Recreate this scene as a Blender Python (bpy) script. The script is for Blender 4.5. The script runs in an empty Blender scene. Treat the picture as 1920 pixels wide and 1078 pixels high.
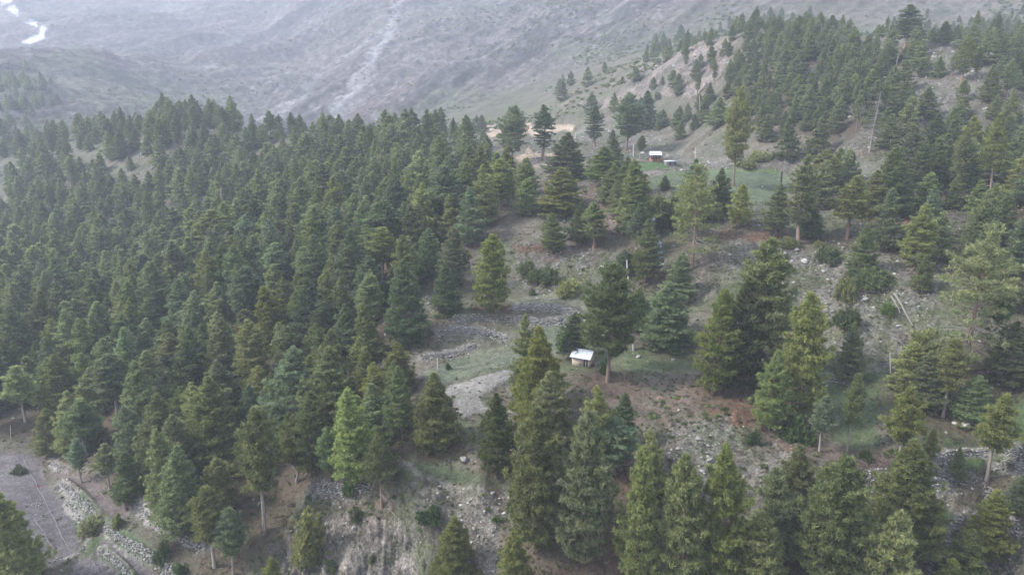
import bpy, bmesh, math, random
import numpy as np
from math import radians, sin, cos, tan, atan2, pi, exp, log, sqrt
random.seed(7)
RNG = np.random.default_rng(11)
sc = bpy.context.scene
COL = sc.collection

# ------------------------------------------------------------------ camera, world, sun, exposure
PITCH = radians(16.0)
FPX = 1371.0            # focal length in photo pixels (photo is 1920 wide)
CAM_Z = 90.0
cam_data = bpy.data.cameras.new('camera')
cam_data.sensor_width = 36.0
cam_data.lens = 36.0 * FPX / 1920.0
cam_data.clip_start = 0.5
cam_data.clip_end = 12000.0
camera = bpy.data.objects.new('camera', cam_data)
camera.location = (0, 0, CAM_Z)
camera.rotation_euler = (radians(90) - PITCH, 0, 0)
COL.objects.link(camera)
sc.camera = camera

SUN_EL, SUN_AZ = 42.0, -95.0     # azimuth measured from +Y towards +X: light from the upper left
world = bpy.data.worlds.new('World')
sc.world = world
world.use_nodes = True
wn = world.node_tree
for n in list(wn.nodes): wn.nodes.remove(n)
wo = wn.nodes.new('ShaderNodeOutputWorld')
bg = wn.nodes.new('ShaderNodeBackground')
sky = wn.nodes.new('ShaderNodeTexSky')
sky.sky_type = 'NISHITA'
sky.sun_disc = False
sky.sun_elevation = radians(SUN_EL)
sky.sun_rotation = radians(SUN_AZ)
sky.altitude = 3000
sky.air_density = 1.2
sky.dust_density = 4.0
sky.ozone_density = 1.0
hsv = wn.nodes.new('ShaderNodeHueSaturation')   # cloud cover greys the blue sky
hsv.inputs['Saturation'].default_value = 0.42
hsv.inputs['Value'].default_value = 1.0
wn.links.new(sky.outputs[0], hsv.inputs['Color'])
wn.links.new(hsv.outputs[0], bg.inputs['Color'])
bg.inputs['Strength'].default_value = 0.13
wn.links.new(bg.outputs[0], wo.inputs['Surface'])
sun_data = bpy.data.lights.new('sun', 'SUN')
sun_data.energy = 1.4
sun_data.angle = radians(10)
sun_data.color = (1.0, 0.97, 0.93)
sun = bpy.data.objects.new('sun', sun_data)
sun.rotation_euler = (radians(90 - SUN_EL), 0, radians(180 - SUN_AZ))
sun.location = (0, 0, 400)
COL.objects.link(sun)
sc.view_settings.view_transform = 'Standard'
sc.view_settings.look = 'None'
sc.view_settings.gamma = 1.0
sc.view_settings.use_curve_mapping = False
sc.view_settings.exposure = 2.42
sc.render.engine = 'CYCLES'
cy = sc.cycles
cy.max_bounces = 6; cy.diffuse_bounces = 3; cy.glossy_bounces = 2; cy.transmission_bounces = 3
cy.volume_bounces = 1; cy.transparent_max_bounces = 4
cy.use_denoising = True
try: cy.denoiser = 'OPENIMAGEDENOISE'
except Exception: pass
cy.sample_clamp_indirect = 4.0

# ------------------------------------------------------------------ noise
def _hash(ix, iy, seed):
    h = (ix.astype(np.uint32) * np.uint32(374761393) + iy.astype(np.uint32) * np.uint32(668265263) + np.uint32(seed * 2246822519 & 0xffffffff))
    h = (h ^ (h >> np.uint32(13))) * np.uint32(1274126177)
    h = h ^ (h >> np.uint32(16))
    return h.astype(np.float64) / 4294967295.0
def vnoise(x, y, seed=0):
    x = np.asarray(x, float); y = np.asarray(y, float)
    ix = np.floor(x).astype(np.int64); iy = np.floor(y).astype(np.int64)
    fx = x - ix; fy = y - iy
    fx = fx * fx * fx * (fx * (fx * 6 - 15) + 10); fy = fy * fy * fy * (fy * (fy * 6 - 15) + 10)
    a = _hash(ix, iy, seed); b = _hash(ix + 1, iy, seed); c = _hash(ix, iy + 1, seed); d = _hash(ix + 1, iy + 1, seed)
    return (a + (b - a) * fx + (c - a) * fy + (a - b - c + d) * fx * fy) * 2 - 1
def fbm(x, y, oct=4, seed=0, gain=0.5):
    s = 0; a = 1; t = 0
    for i in range(oct):
        s = s + a * vnoise(x * 2 ** i * (1 + .013 * i) + 17.3 * i, y * 2 ** i - 9.1 * i, seed + i); t += a; a *= gain
    return s / t
def ridged(x, y, oct=4, seed=0):
    s = 0; a = 1; t = 0
    for i in range(oct):
        s = s + a * (1 - np.abs(vnoise(x * 2 ** i + 7.7 * i, y * 2 ** i, seed + i))) ** 2; t += a; a *= .55
    return s / t
def sstep(a, b, x):
    t = np.clip((x - a) / (b - a), 0, 1); return t * t * (3 - 2 * t)
def cells(x, y, seed):
    "distance to the nearest of jittered points, and a random value of that point"
    ix = np.floor(x).astype(np.int64); iy = np.floor(y).astype(np.int64)
    best = np.full(np.shape(x), 9.0); val = np.zeros(np.shape(x))
    for dx in (-1, 0, 1):
        for dy in (-1, 0, 1):
            cx = ix + dx; cy_ = iy + dy
            px = cx + _hash(cx, cy_, seed); py = cy_ + _hash(cx, cy_, seed + 5)
            d = np.hypot(px - x, py - y); m = d < best
            best = np.where(m, d, best); val = np.where(m, _hash(cx, cy_, seed + 9), val)
    return best, val

# ------------------------------------------------------------------ photo pixels <-> directions in the place
SP, CP_ = sin(PITCH), cos(PITCH)
def ray(u, v):
    "azimuth and tangent of elevation of the sight line through photo pixel u, v"
    dx = (np.asarray(u, float) - 960) / FPX; dy = (539 - np.asarray(v, float)) / FPX
    hy = CP_ + dy * SP; vz = -SP + dy * CP_
    return np.arctan2(dx, hy), vz / np.hypot(dx, hy)
def pix(az, T):
    d = np.cos(az) * CP_ - T * SP
    return 960 + FPX * np.sin(az) / d, 539 - FPX * (np.cos(az) * SP + T * CP_) / d

# surveyed ground points: photo pixel and either z (below the camera) or horizontal range r
CZ = [(-200,1250,-81),(0,1250,-80),(200,1250,-79),(500,1250,-77),(700,1250,-75),(960,1250,-69),(1300,1250,-66),(1600,1250,-64),(1920,1250,-63),(2150,1200,-61),
(0,1078,-77),(150,1078,-77),(300,1078,-75.5),(450,1078,-74),(560,1078,-72.5),(640,1078,-71.5),(760,1078,-69.5),(850,1078,-67),(960,1078,-64.5),(1200,1078,-62),(1450,1078,-61),(1700,1078,-60),(1920,1078,-59),
(0,1000,-76),(150,1000,-76),(300,1000,-73),(400,1000,-71),(500,1000,-69.5),(600,1000,-67.5),(700,1000,-65),(800,1000,-62.5),(900,980,-60.5),(1000,1000,-60),(1300,1000,-58.5),(1600,1000,-57.5),(1850,1000,-57),
(0,930,-76),(100,930,-76),(200,930,-73.5),(300,930,-71),(420,930,-68.5),(520,930,-67),(640,930,-62),(760,930,-58.8),(900,930,-57.5),(1100,930,-56.5),(1300,930,-55.5),(1550,930,-55),(1800,930,-54.5),
(0,870,-76),(80,870,-76),(180,870,-73),(300,870,-70),(420,870,-66.5),(560,870,-64),(680,870,-59),(800,870,-56),(920,885,-56),(1100,870,-54.8),(1300,870,-53.5),(1500,870,-52.5),(1700,870,-52),(1900,870,-51.5),
(0,800,-74),(150,800,-73),(300,800,-69),(450,800,-65),(600,800,-60.5),(730,810,-56.5),(820,800,-54.5),(930,780,-53.8),(1100,800,-53),(1300,800,-51.5),(1500,800,-50.5),(1700,800,-50),(1900,800,-49),
(0,720,-73),(200,720,-69),(400,720,-64),(560,720,-59),(700,720,-54.5),(800,730,-53),(880,740,-52.8),(960,720,-52),(1100,700,-50),(1290,700,-49.3),(1450,720,-49.2),(1600,720,-48.6),(1800,720,-47),(1920,700,-45),
(0,650,-72),(150,650,-69),(300,650,-64.5),(450,650,-60),(600,650,-55),(720,650,-52),(850,660,-51),(1000,650,-50),(1150,660,-49),(1290,655,-48.5),(1500,660,-46.5),(1700,650,-43.5),(1850,640,-41.5),
(850,605,-47.5),(1000,600,-47.5),(1150,610,-47.5),(1350,600,-44.5),(1600,590,-41),(1800,570,-38),
(0,560,-71),(150,560,-68),(300,560,-62),(450,560,-56),(600,560,-50.5),(740,560,-46.8),(880,570,-46.3),(1000,560,-45.5),(1120,560,-45),(1250,560,-43.5),
(0,490,-69),(130,490,-67),(240,490,-66),(350,480,-60),(500,480,-53),(650,480,-47),(800,480,-42.5),(950,480,-40.5),(1080,480,-39.5),(1220,490,-39),(1350,490,-37.5),(1550,480,-35.5),(1750,470,-33.5),(1900,470,-33),
(0,410,-65),(120,410,-60),(200,400,-56),(330,400,-52),(480,400,-47.5),(650,400,-42),(800,400,-38),(950,400,-34.5),(1110,390,-31.5),(1220,400,-31),(1330,400,-31),(1450,400,-30.5),(1600,400,-30),(1750,400,-29),(1900,400,-28),
(0,340,-55),(100,340,-50),(170,330,-46),(300,330,-43.5),(450,330,-42),(600,330,-38.5),(800,330,-34),(960,320,-30.5),(1100,330,-28.8),(1220,330,-28.5),(1290,325,-28.5),(1410,350,-29.3),(1480,330,-28),(1560,330,-27),(1700,330,-24),(1850,330,-24),
(1228,302,-28),(1300,300,-27.5),(1450,290,-23),(1600,270,-18.5),(1750,270,-18.5),(1900,260,-16.5),
(40,300,-46),(150,252,-33),(300,262,-29),(420,262,-28.5),(550,262,-27.5),(700,262,-26.5),(850,262,-25.5),(950,290,-27),(1010,300,-28),(1100,280,-26.5)]
CR = [(900,245,430),(1000,245,430),(1060,240,420),(1150,250,330),(1150,200,400),(1250,230,335),(1300,180,350),
(1300,95,400),(1400,70,370),(1500,75,350),(1600,80,340),(1700,75,335),(1800,85,330),(1900,95,320),(2050,110,310),
(1400,200,290),(1550,200,268),(1700,200,262),(1850,180,268),(1500,140,305),(1700,130,295),(1880,130,290),
(1200,130,440),(1100,185,440),(1200,180,400),(1050,210,440),
(1500,100,460),(1700,105,440),(1900,115,430),(1350,105,490),
(1500,20,620),(1700,20,600),(1900,20,600),(1500,-80,800),(1900,-80,800),
(1200,100,560),(1200,50,680),(1200,0,780),(1200,-100,1000),(1350,40,620),(1350,0,690),
(1000,200,520),(1000,150,600),(1000,100,700),(1000,50,820),(1000,0,930),(1000,-120,1300),
(850,290,400),(700,295,450),(550,300,500),(420,300,540),(300,300,560),(150,290,620),
(850,225,540),(700,225,650),(600,225,760),(450,235,760),(350,225,780),
(850,150,680),(700,150,840),(600,150,950),(450,150,1050),(300,150,1050),(150,150,950),
(850,70,880),(700,70,1050),(550,70,1250),(400,70,1350),(250,70,1400),(100,70,1400),
(850,0,1080),(700,0,1250),(500,0,1550),(300,0,1700),(100,0,1800),(0,30,1700),
(600,-150,1700),(300,-150,2200),(0,-150,2400),(-200,0,1900),(-200,-150,2500),
(0,240,660),(150,200,760),(0,180,820),(80,130,1000),(0,100,1200),(-150,240,700),(-150,340,480),(-150,420,420),(-150,560,330),(-150,720,240),(-150,900,180),(-150,1078,140),
(2080,330,235),(2080,500,160),(2080,700,120),(2080,900,95),(2080,20,560),
(900,-330,1500),(1300,-330,1350),(1900,-330,1200),(2200,-330,1150),(900,-150,1420)]
pts = []
for u, v, z in CZ:
    a, t = ray(u, v); pts.append((float(a), z / float(t), float(t)))
for u, v, r in CR:
    a, t = ray(u, v); pts.append((float(a), r, float(t)))
# below the frame and behind: flat-ish valley ground
for a in (-0.85, -.4, 0, .4, .85): pts.append((a, 42.0, -1.75 + .0 * a))
for a in (-1.0, 1.0): 
    for r, t in ((100, -.68), (300, -.2), (700, -.05), (1500, .08)): pts.append((a, r, t))
for a in (-.7, -.4, -.1, .2, .45, .7): pts.append((a, 2700., .13 - .04 * (a > 0))); pts.append((a, 2100., .185 - .03 * (a > 0)))
P = np.array(pts); PX = P[:, 0] * 2.2; PY = np.log(P[:, 1]); PT = P[:, 2]
def tps_k(d2): return np.where(d2 > 1e-12, .5 * d2 * np.log(np.maximum(d2, 1e-12)), 0)
n = len(P)
K = tps_k((PX[:, None] - PX) ** 2 + (PY[:, None] - PY) ** 2) + np.eye(n) * 2e-4
A = np.zeros((n + 3, n + 3)); A[:n, :n] = K; A[:n, n] = 1; A[:n, n + 1] = PX; A[:n, n + 2] = PY; A[n, :n] = 1; A[n + 1, :n] = PX; A[n + 2, :n] = PY
W = np.linalg.solve(A, np.concatenate([PT, [0, 0, 0]]))

NA, NR = 660, 980
AZ = np.linspace(-radians(43), radians(43), NA)
LR = np.linspace(math.log(44.0), math.log(2700.0), NR)
def tps(ax, ly):
    out = np.empty(ax.shape)
    fa = ax.ravel() * 2.2; fl = ly.ravel(); o = out.ravel()
    for i in range(0, len(fa), 60000):
        s = slice(i, i + 60000)
        d2 = (fa[s, None] - PX) ** 2 + (fl[s, None] - PY) ** 2
        o[s] = tps_k(d2) @ W[:n] + W[n] + W[n + 1] * fa[s] + W[n + 2] * fl[s]
    return o.reshape(ax.shape)
# smooth base is evaluated on a coarse grid and interpolated
ca = np.linspace(AZ[0], AZ[-1], 200); cl = np.linspace(LR[0], LR[-1], 300)
CT = tps(*np.meshgrid(ca, cl))
def bil(G, a, l, a0, a1, l0, l1):
    na, nl = G.shape[1], G.shape[0]
    fa = np.clip((a - a0) / (a1 - a0) * (na - 1), 0, na - 1.001); fl = np.clip((l - l0) / (l1 - l0) * (nl - 1), 0, nl - 1.001)
    ia = fa.astype(int); il = fl.astype(int); fa = fa - ia; fl = fl - il
    return (G[il, ia] * (1 - fa) + G[il, ia + 1] * fa) * (1 - fl) + (G[il + 1, ia] * (1 - fa) + G[il + 1, ia + 1] * fa) * fl
GA, GL = np.meshgrid(AZ, LR)
R_ = np.exp(GL); X_ = R_ * np.sin(GA); Y_ = R_ * np.cos(GA)
T0 = bil(CT, GA, GL, AZ[0], AZ[-1], LR[0], LR[-1])
Z = T0 * R_
U0, V0 = pix(GA, T0)
# ------------------------------------------------------------------ regions of ground (outlines surveyed from the photo)
def inpoly(u, v, poly):
    m = np.zeros(u.shape, bool); n_ = len(poly)
    for i in range(n_):
        x1, y1 = poly[i]; x2, y2 = poly[(i + 1) % n_]
        if y1 == y2: continue
        c = ((y1 > v) != (y2 > v)) & (u < (x2 - x1) * (v - y1) / (y2 - y1) + x1)
        m ^= c
    return m
def region(poly, rough=5.0, rmax=1e9, rmin=0, seed=3, U=None, V=None):
    U = U0 if U is None else U; V = V0 if V is None else V
    p = np.array(poly, float); x0, y0 = p.min(0) - 3 * rough; x1, y1 = p.max(0) + 3 * rough
    out = np.zeros(U.shape)
    b = (U > x0) & (U < x1) & (V > y0) & (V < y1) & (R_ < rmax) & (R_ > rmin)
    if b.any():
        wx, wy = X_[b], Y_[b]; s = R_[b] / 130.0
        ju = rough * (fbm(wx / s / 2.2, wy / s / 2.2, 3, seed)); jv = rough * .7 * (fbm(wx / s / 2.2, wy / s / 2.2, 3, seed + 40))
        acc = 0
        for ou, ov in ((0, 0), (1.5, .8), (-1.5, -.8), (.8, -1.2), (-.8, 1.2)):
            acc = acc + inpoly(U[b] + ju + ou, V[b] + jv + ov, poly)
        out[b] = acc / 5.0
    return out
def line_dist(X, Y, pl):
    "distance to a polyline in the ground plane and the side (positive on its left)"
    best = np.full(X.shape, 1e9); side = np.zeros(X.shape)
    for (x1, y1), (x2, y2) in zip(pl[:-1], pl[1:]):
        dx, dy = x2 - x1, y2 - y1; L2 = dx * dx + dy * dy + 1e-9
        t = np.clip(((X - x1) * dx + (Y - y1) * dy) / L2, 0, 1)
        d = np.hypot(X - x1 - t * dx, Y - y1 - t * dy); m = d < best
        best = np.where(m, d, best); side = np.where(m, np.sign(dx * (Y - y1) - dy * (X - x1)), side)
    return best, side
RM0 = np.maximum.accumulate(T0, axis=0)
def hit0(u, v, Tg=None, RM=None):
    "where the sight line through a photo pixel meets the ground: x, y"
    Tg = T0 if Tg is None else Tg; RM = RM0 if RM is None else RM
    a, t = ray(u, v); a = float(a); t = float(t)
    fi = (a - AZ[0]) / (AZ[-1] - AZ[0]) * (NA - 1); i = int(min(max(fi, 0), NA - 2)); w = fi - i
    col = RM[:, i] * (1 - w) + RM[:, i + 1] * w
    j = int(np.argmax(col >= t))
    if j == 0: j = 1 if col[-1] >= t else NR - 1
    f = (t - col[j - 1]) / max(col[j] - col[j - 1], 1e-9); f = min(max(f, 0), 1)
    r = math.exp(LR[j - 1] + (LR[j] - LR[j - 1]) * f)
    return r * sin(a), r * cos(a)

# dry stone walls: (photo polyline along the wall's top, height m, step the ground makes behind it, label, group)
WALLS = [
 ([(112,908),(140,930),(172,960),(205,995),(240,1020),(285,1048),(340,1085)], 2.6, 2.0, 'long pale dry stone wall running diagonally beside the big brown field', 1),
 ([(124,942),(140,955),(150,978),(156,1000)], 1.2, .9, 'short curved stone wall between the brown field and a narrow strip', 1),
 ([(186,1028),(210,1046),(232,1066),(250,1090)], 1.6, 1.3, 'lower stone wall above the small ploughed plot at the bottom edge', 1),
 ([(252,942),(282,974),(318,1000),(352,1018),(385,1028)], 1.3, 1.3, 'upper stone terrace wall under the pines, above the pinkish plot', 1),
 ([(92,862),(108,876),(132,880)], 1.4, 0.8, 'heaped stone bank at the far corner of the brown field', 1),
 ([(60,1052),(100,1054),(140,1038),(162,1022)], 1.1, -.5, 'low rubble wall closing the near end of the brown field', 1),
 ([(590,912),(640,920),(700,905)], 1.2, .8, 'broken stone edge beside the dead root stump', 1),
 ([(846,600),(900,596),(960,598),(1010,606),(1054,598)], 1.2, 1.0, 'long low stone wall crossing the clearing below the red pine litter', 1),
 ([(960,578),(1000,574),(1045,580),(1087,590)], 1.1, .9, 'upper stone wall on the clearing, just right of the big dense pine', 1),
 ([(790,668),(840,662),(894,648)], 1.1, .8, 'stone wall on the left rim of the grassy field', 1),
 ([(820,622),(870,616),(920,622),(950,634)], 1.0, .9, 'curved rubble wall around the oval terrace of the clearing', 1),
 ([(1556,908),(1610,900),(1680,900),(1740,904),(1786,918)], 3.2, 2.6, 'tall collapsing stone retaining wall behind the foreground pines', 1),
 ([(1664,948),(1690,972),(1722,996),(1760,998),(1800,978),(1812,960)], 1.5, .9, 'ruined horseshoe of stones around a bright grass patch', 1),
 ([(1742,878),(1772,856),(1812,846),(1850,846)], 1.3, .9, 'curving stone wall beside the small green terrace on the right', 1),
 ([(1728,890),(1765,888),(1800,892),(1832,902)], 1.2, 1.0, 'rubble wall at the foot of the slim bare tree on the right', 1),
 ([(1840,908),(1870,930),(1892,962),(1910,996)], 1.8, 1.3, 'stone wall descending steeply at the right edge', 1),
 ([(1860,832),(1890,840),(1925,850)], 1.6, 1.0, 'stone wall behind the round-crowned pine at the right edge', 1),
 ([(1866,872),(1892,868),(1925,874)], 1.3, .9, 'lower stone wall touching the right edge of the grass strip', 1),
 ([(1850,700),(1880,696),(1925,704)], 1.5, 1.0, 'grey stone wall above the bushes at the right edge', 1),
 ([(1545,706),(1580,712),(1612,722)], .9, .5, 'little stone row behind the small pine with a brown trunk', 1),
]
for i_, w in enumerate(WALLS):
    pl = [hit0(u, v) for u, v in w[0]]
    if w[3] == 0: continue
    pa = np.array(pl); cx, cy_ = pa.mean(0); ext = np.abs(pa - pa.mean(0)).max() + 14
    b = (np.abs(X_ - cx) < ext) & (np.abs(Y_ - cy_) < ext)
    d, s = line_dist(X_[b], Y_[b], pl)
    # the uphill side is the one farther from the camera
    far = pa[len(pa) // 2] * 1.03; _, sf = line_dist(np.array([far[0]]), np.array([far[1]]), pl)
    sd = d * s * sf[0]
    h = w[2] * (sstep(-.35, .35, sd) - .5) * np.exp(-d / 3.5)
    e = np.hypot(X_[b] - pl[0][0], Y_[b] - pl[0][1]), np.hypot(X_[b] - pl[-1][0], Y_[b] - pl[-1][1])
    h *= sstep(0, 3, np.minimum(*e) + (d < np.minimum(*e) * .95) * 3)
    Z[b] += h

FLAT_POLYS = {
 'field_big': [(0,850),(60,851),(82,856),(80,880),(84,900),(120,940),(140,962),(150,985),(150,1028),(108,1048),(60,1052),(-20,1056),(-60,900)],
 'field_pink': [(92,886),(130,893),(175,905),(205,918),(228,932),(246,952),(242,972),(215,985),(190,962),(160,930),(128,906),(100,898)],
 'field_strip': [(176,1004),(205,1012),(232,1032),(262,1052),(300,1080),(262,1085),(235,1052),(205,1026),(178,1014)],
 'field_small': [(142,1048),(175,1040),(200,1052),(222,1085),(132,1085),(135,1062)],
 'field_inner': [(134,950),(160,962),(188,992),(186,1004),(160,1000),(148,972)],
 'pale': [(842,722),(905,702),(952,690),(972,694),(950,712),(925,728),(902,738),(898,752),(912,762),(968,768),(970,774),(905,772),(868,782),(832,786),(820,770)],
 'meadow': [(792,694),(850,672),(905,655),(960,640),(1000,615),(1050,598),(1085,612),(1075,655),(1000,680),(940,688),(880,704),(840,718),(800,722)],
 'hutlawn': [(1040,668),(1130,652),(1200,655),(1290,652),(1300,690),(1240,694),(1130,694),(1050,704)],
 'knoll': [(742,866),(790,868),(850,878),(905,890),(950,898),(952,924),(900,918),(850,905),(800,896),(750,884)],
 'upfield': [(1320,316),(1400,318),(1462,322),(1482,340),(1460,360),(1440,380),(1385,380),(1340,352)],
 'croprow': [(1192,306),(1250,308),(1252,315),(1200,318)],
 'upgrass': [(1205,346),(1232,326),(1262,320),(1325,330),(1290,350),(1222,352)],
 'upbrown': [(1196,319),(1246,320),(1238,327),(1204,336),(1192,330)],
 'rlawn': [(1500,700),(1600,690),(1690,702),(1710,730),(1650,740),(1640,800),(1655,835),(1600,850),(1555,830),(1560,780),(1500,740)],
 'gstrip': [(1545,890),(1640,892),(1745,898),(1760,905),(1660,899),(1560,905)],
 'ring': [(1690,962),(1740,948),(1790,956),(1775,984),(1722,984)],
 'terr': [(1772,882),(1800,860),(1848,858),(1842,888),(1800,888)],
 'bench': [(905,572),(960,572),(1060,578),(1130,590),(1140,560),(1040,552),(940,560)],
 'bench2': [(800,590),(850,588),(960,590),(960,596),(840,604)],
 'rgrass': [(1850,760),(1925,762),(1925,830),(1870,822),(1850,800)],
 'lgrass': [(360,690),(400,690),(410,712),(370,716)],
}
SM = {k: region(p, 4.0, 700) for k, p in FLAT_POLYS.items()}
flat = np.clip(sum(SM.values()), 0, 1)

ROCK_POLYS = [
 ([(540,1010),(575,975),(620,955),(668,962),(720,975),(765,1000),(795,1085),(520,1090),(530,1040)], 1.0, 'cliff'),
 ([(620,925),(700,915),(790,905),(880,925),(950,935),(935,1085),(800,1085),(760,1000),(680,968),(610,955)], .65, 'slope'),
 ([(560,905),(640,905),(640,930),(560,960)], .6, 'slope'),
 ([(960,462),(1060,462),(1150,470),(1170,500),(1135,560),(1060,560),(985,545),(962,520)], .8, 'slope'),
 ([(1330,440),(1480,462),(1600,480),(1720,470),(1762,500),(1750,600),(1745,660),(1600,690),(1540,650),(1480,560),(1380,520),(1310,560),(1240,560)], .75, 'slope'),
 ([(1250,780),(1400,775),(1480,800),(1500,860),(1440,900),(1330,905),(1240,850)], .7, 'slope'),
 ([(1290,890),(1450,880),(1560,940),(1460,1000),(1330,960)], .6, 'slope'),
 ([(1430,296),(1530,282),(1640,272),(1625,300),(1600,325),(1545,330),(1470,318)], .8, 'slope'),
 ([(1660,130),(1720,100),(1800,82),(1862,92),(1840,160),(1780,240),(1680,232),(1640,200)], .9, 'slope'),
 ([(1240,275),(1330,285),(1440,300),(1330,325),(1260,318),(1240,300)], .7, 'slope'),
 ([(1700,1000),(1830,980),(1925,900),(1925,1085),(1720,1085)], .7, 'slope'),
 ([(1640,560),(1760,600),(1730,700),(1600,690)], .6, 'slope'),
 ([(1160,180),(1190,120),(1260,95),(1330,70),(1370,80),(1345,150),(1290,180),(1230,175),(1130,205),(1080,200)], 1.0, 'cliff'),
 ([(150,360),(190,330),(250,340),(262,420),(230,440),(180,425),(150,400)], .9, 'cliff'),
 ([(900,232),(1010,236),(1085,240),(1080,250),(960,258),(895,250)], 1.0, 'bank'),
 ([(960,295),(1000,285),(1050,295),(1040,312),(975,312)], .9, 'bank'),
 ([(1085,365),(1130,360),(1160,400),(1150,440),(1095,440)], .5, 'red'),
 ([(225,460),(262,455),(258,500),(225,515)], .9, 'slope'),
 ([(400,790),(440,780),(440,850),(395,850)], .8, 'slope'),
 ([(260,790),(300,785),(300,850),(262,850)], .6, 'slope'),
 ([(0,365),(25,360),(30,400),(0,405)], .9, 'slope'),
 ([(740,590),(840,540),(850,560),(770,640),(735,640)], .7, 'slope'),
 ([(1080,240),(1200,215),(1250,260),(1180,290),(1090,275)], .6, 'slope'),
]
near = 1 - sstep(430, 640, R_)
rock = np.zeros_like(Z); cliff = np.zeros_like(Z); bank = np.zeros_like(Z); redz = np.zeros_like(Z)
for p, w, k in ROCK_POLYS:
    m = region(p, 16.0, 520)
    rock = np.maximum(rock, m * w)
    if k == 'cliff': cliff = np.maximum(cliff, m)
    if k == 'bank': bank = np.maximum(bank, m)
    if k == 'red': redz = np.maximum(redz, m)
rock = np.maximum(rock, .5 * region([(110,240),(260,222),(400,235),(420,300),(300,335),(160,335),(100,300)], 14, 560))
n1 = fbm(X_ / 14, Y_ / 14, 4, 101)
rock = np.maximum(rock, .55 * sstep(0, .4, n1 + .25 * (R_ > 200)) * (R_ > 150) * (1 - far if False else 1))
rock *= (1 - flat)
# ---- relief
far = sstep(470, 760, R_)
s_ = np.maximum(1, R_ / 150)
Z += near * (1 - .9 * flat) * (1.3 * fbm(X_ / 22, Y_ / 22, 3, 50) + .55 * fbm(X_ / 6, Y_ / 6, 3, 60))
Z += near * (1 - flat) * .16 * fbm(X_ / 1.4, Y_ / 1.4, 2, 70)
c1, v1 = cells(X_ / 2.1 + .4 * fbm(X_ / 3, Y_ / 3, 2, 4), Y_ / 2.1, 80)
c2, v2 = cells(X_ / .95, Y_ / .95, 90)
Z += near * rock * ((v1 > .45) * np.clip(.62 - c1, 0, 1) * 1.5 * v1 + (v2 > .5) * np.clip(.55 - c2, 0, 1) * .8)
Z += cliff * (ridged(X_ / 5, Y_ / 9, 4, 21) - .5) * 3.2 * (1 + far)
# far mountain: gullies that run down the fall line, ribs and boulder relief
rot = radians(38); XR = X_ * cos(rot) + Y_ * sin(rot); YR = -X_ * sin(rot) + Y_ * cos(rot)
Z += far * (42 * fbm(X_ / 330, Y_ / 330, 3, 31) + 40 * (ridged(XR / 420, YR / 110, 5, 35) - .5) + 9 * (ridged(XR / 120, YR / 34, 4, 39) - .5) + 5 * (ridged(X_ / 45, Y_ / 45, 4, 36) - .5))
for u_, v_, rad_ in ((1098, 684, 4.5), (1230, 300, 5.0), (1258, 306, 4.0)):
    fx, fy = hit0(u_, v_, Z / R_, np.maximum.accumulate(Z / R_, axis=0)); fr = math.hypot(fx, fy)
    zc_ = float(bil(Z, np.array(atan2(fx, fy)), np.array(log(fr)), AZ[0], AZ[-1], LR[0], LR[-1])); dd_ = np.hypot(X_ - fx, Y_ - fy); k_ = 1 - sstep(rad_ * .6, rad_ * 1.5, dd_); Z += (zc_ - Z) * k_
# stream channel with a little cascade
T1 = Z / R_
RM1 = np.maximum.accumulate(T1, axis=0)
def hit(u, v):
    x, y = hit0(u, v, T1, RM1); return x, y
CLp = [hit(1226, 392), hit(1222, 410), hit(1232, 430), hit(1236, 460), hit(1242, 500), hit(1240, 540)]
pa = np.array(CLp); b = (np.abs(X_ - pa[:, 0].mean()) < 30) & (np.abs(Y_ - pa[:, 1].mean()) < 45)
d, _ = line_dist(X_[b], Y_[b], CLp)
Z[b] -= 1.0 * np.exp(-(d / 1.6) ** 2)
T1 = Z / R_
RM1 = np.maximum.accumulate(T1, axis=0)
U1, V1 = pix(GA, T1)
def gz(x, y):
    r = np.hypot(x, y); a = np.arctan2(x, y)
    return bil(Z, np.asarray(a, float), np.log(r), AZ[0], AZ[-1], LR[0], LR[-1]) + CAM_Z
def H(u, v):
    x, y = hit(u, v); return x, y, float(gz(x, y))
def gslope(x, y, e=1.0):
    return np.array([-(gz(x + e, y) - gz(x - e, y)) / (2 * e), -(gz(x, y + e) - gz(x, y - e)) / (2 * e), 1.0])

# ---- base colours of the ground itself (albedo)
def mixc(C, col, m):
    m = np.clip(m, 0, 1)[..., None]; return C * (1 - m) + np.array(col) * m
n1 = fbm(X_ / 14, Y_ / 14, 4, 101); n2 = fbm(X_ / 3.2, Y_ / 3.2, 3, 111); n3 = fbm(X_ / .9, Y_ / .9, 2, 121)
C = np.zeros(Z.shape + (3,)) + np.array((.150, .135, .098))
C = mixc(C, (.095, .115, .055), sstep(-.15, .35, n1 + .4 * n2))
C = mixc(C, (.21, .185, .15), sstep(.05, .5, n2 - .5 * n1) * .7)
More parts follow.
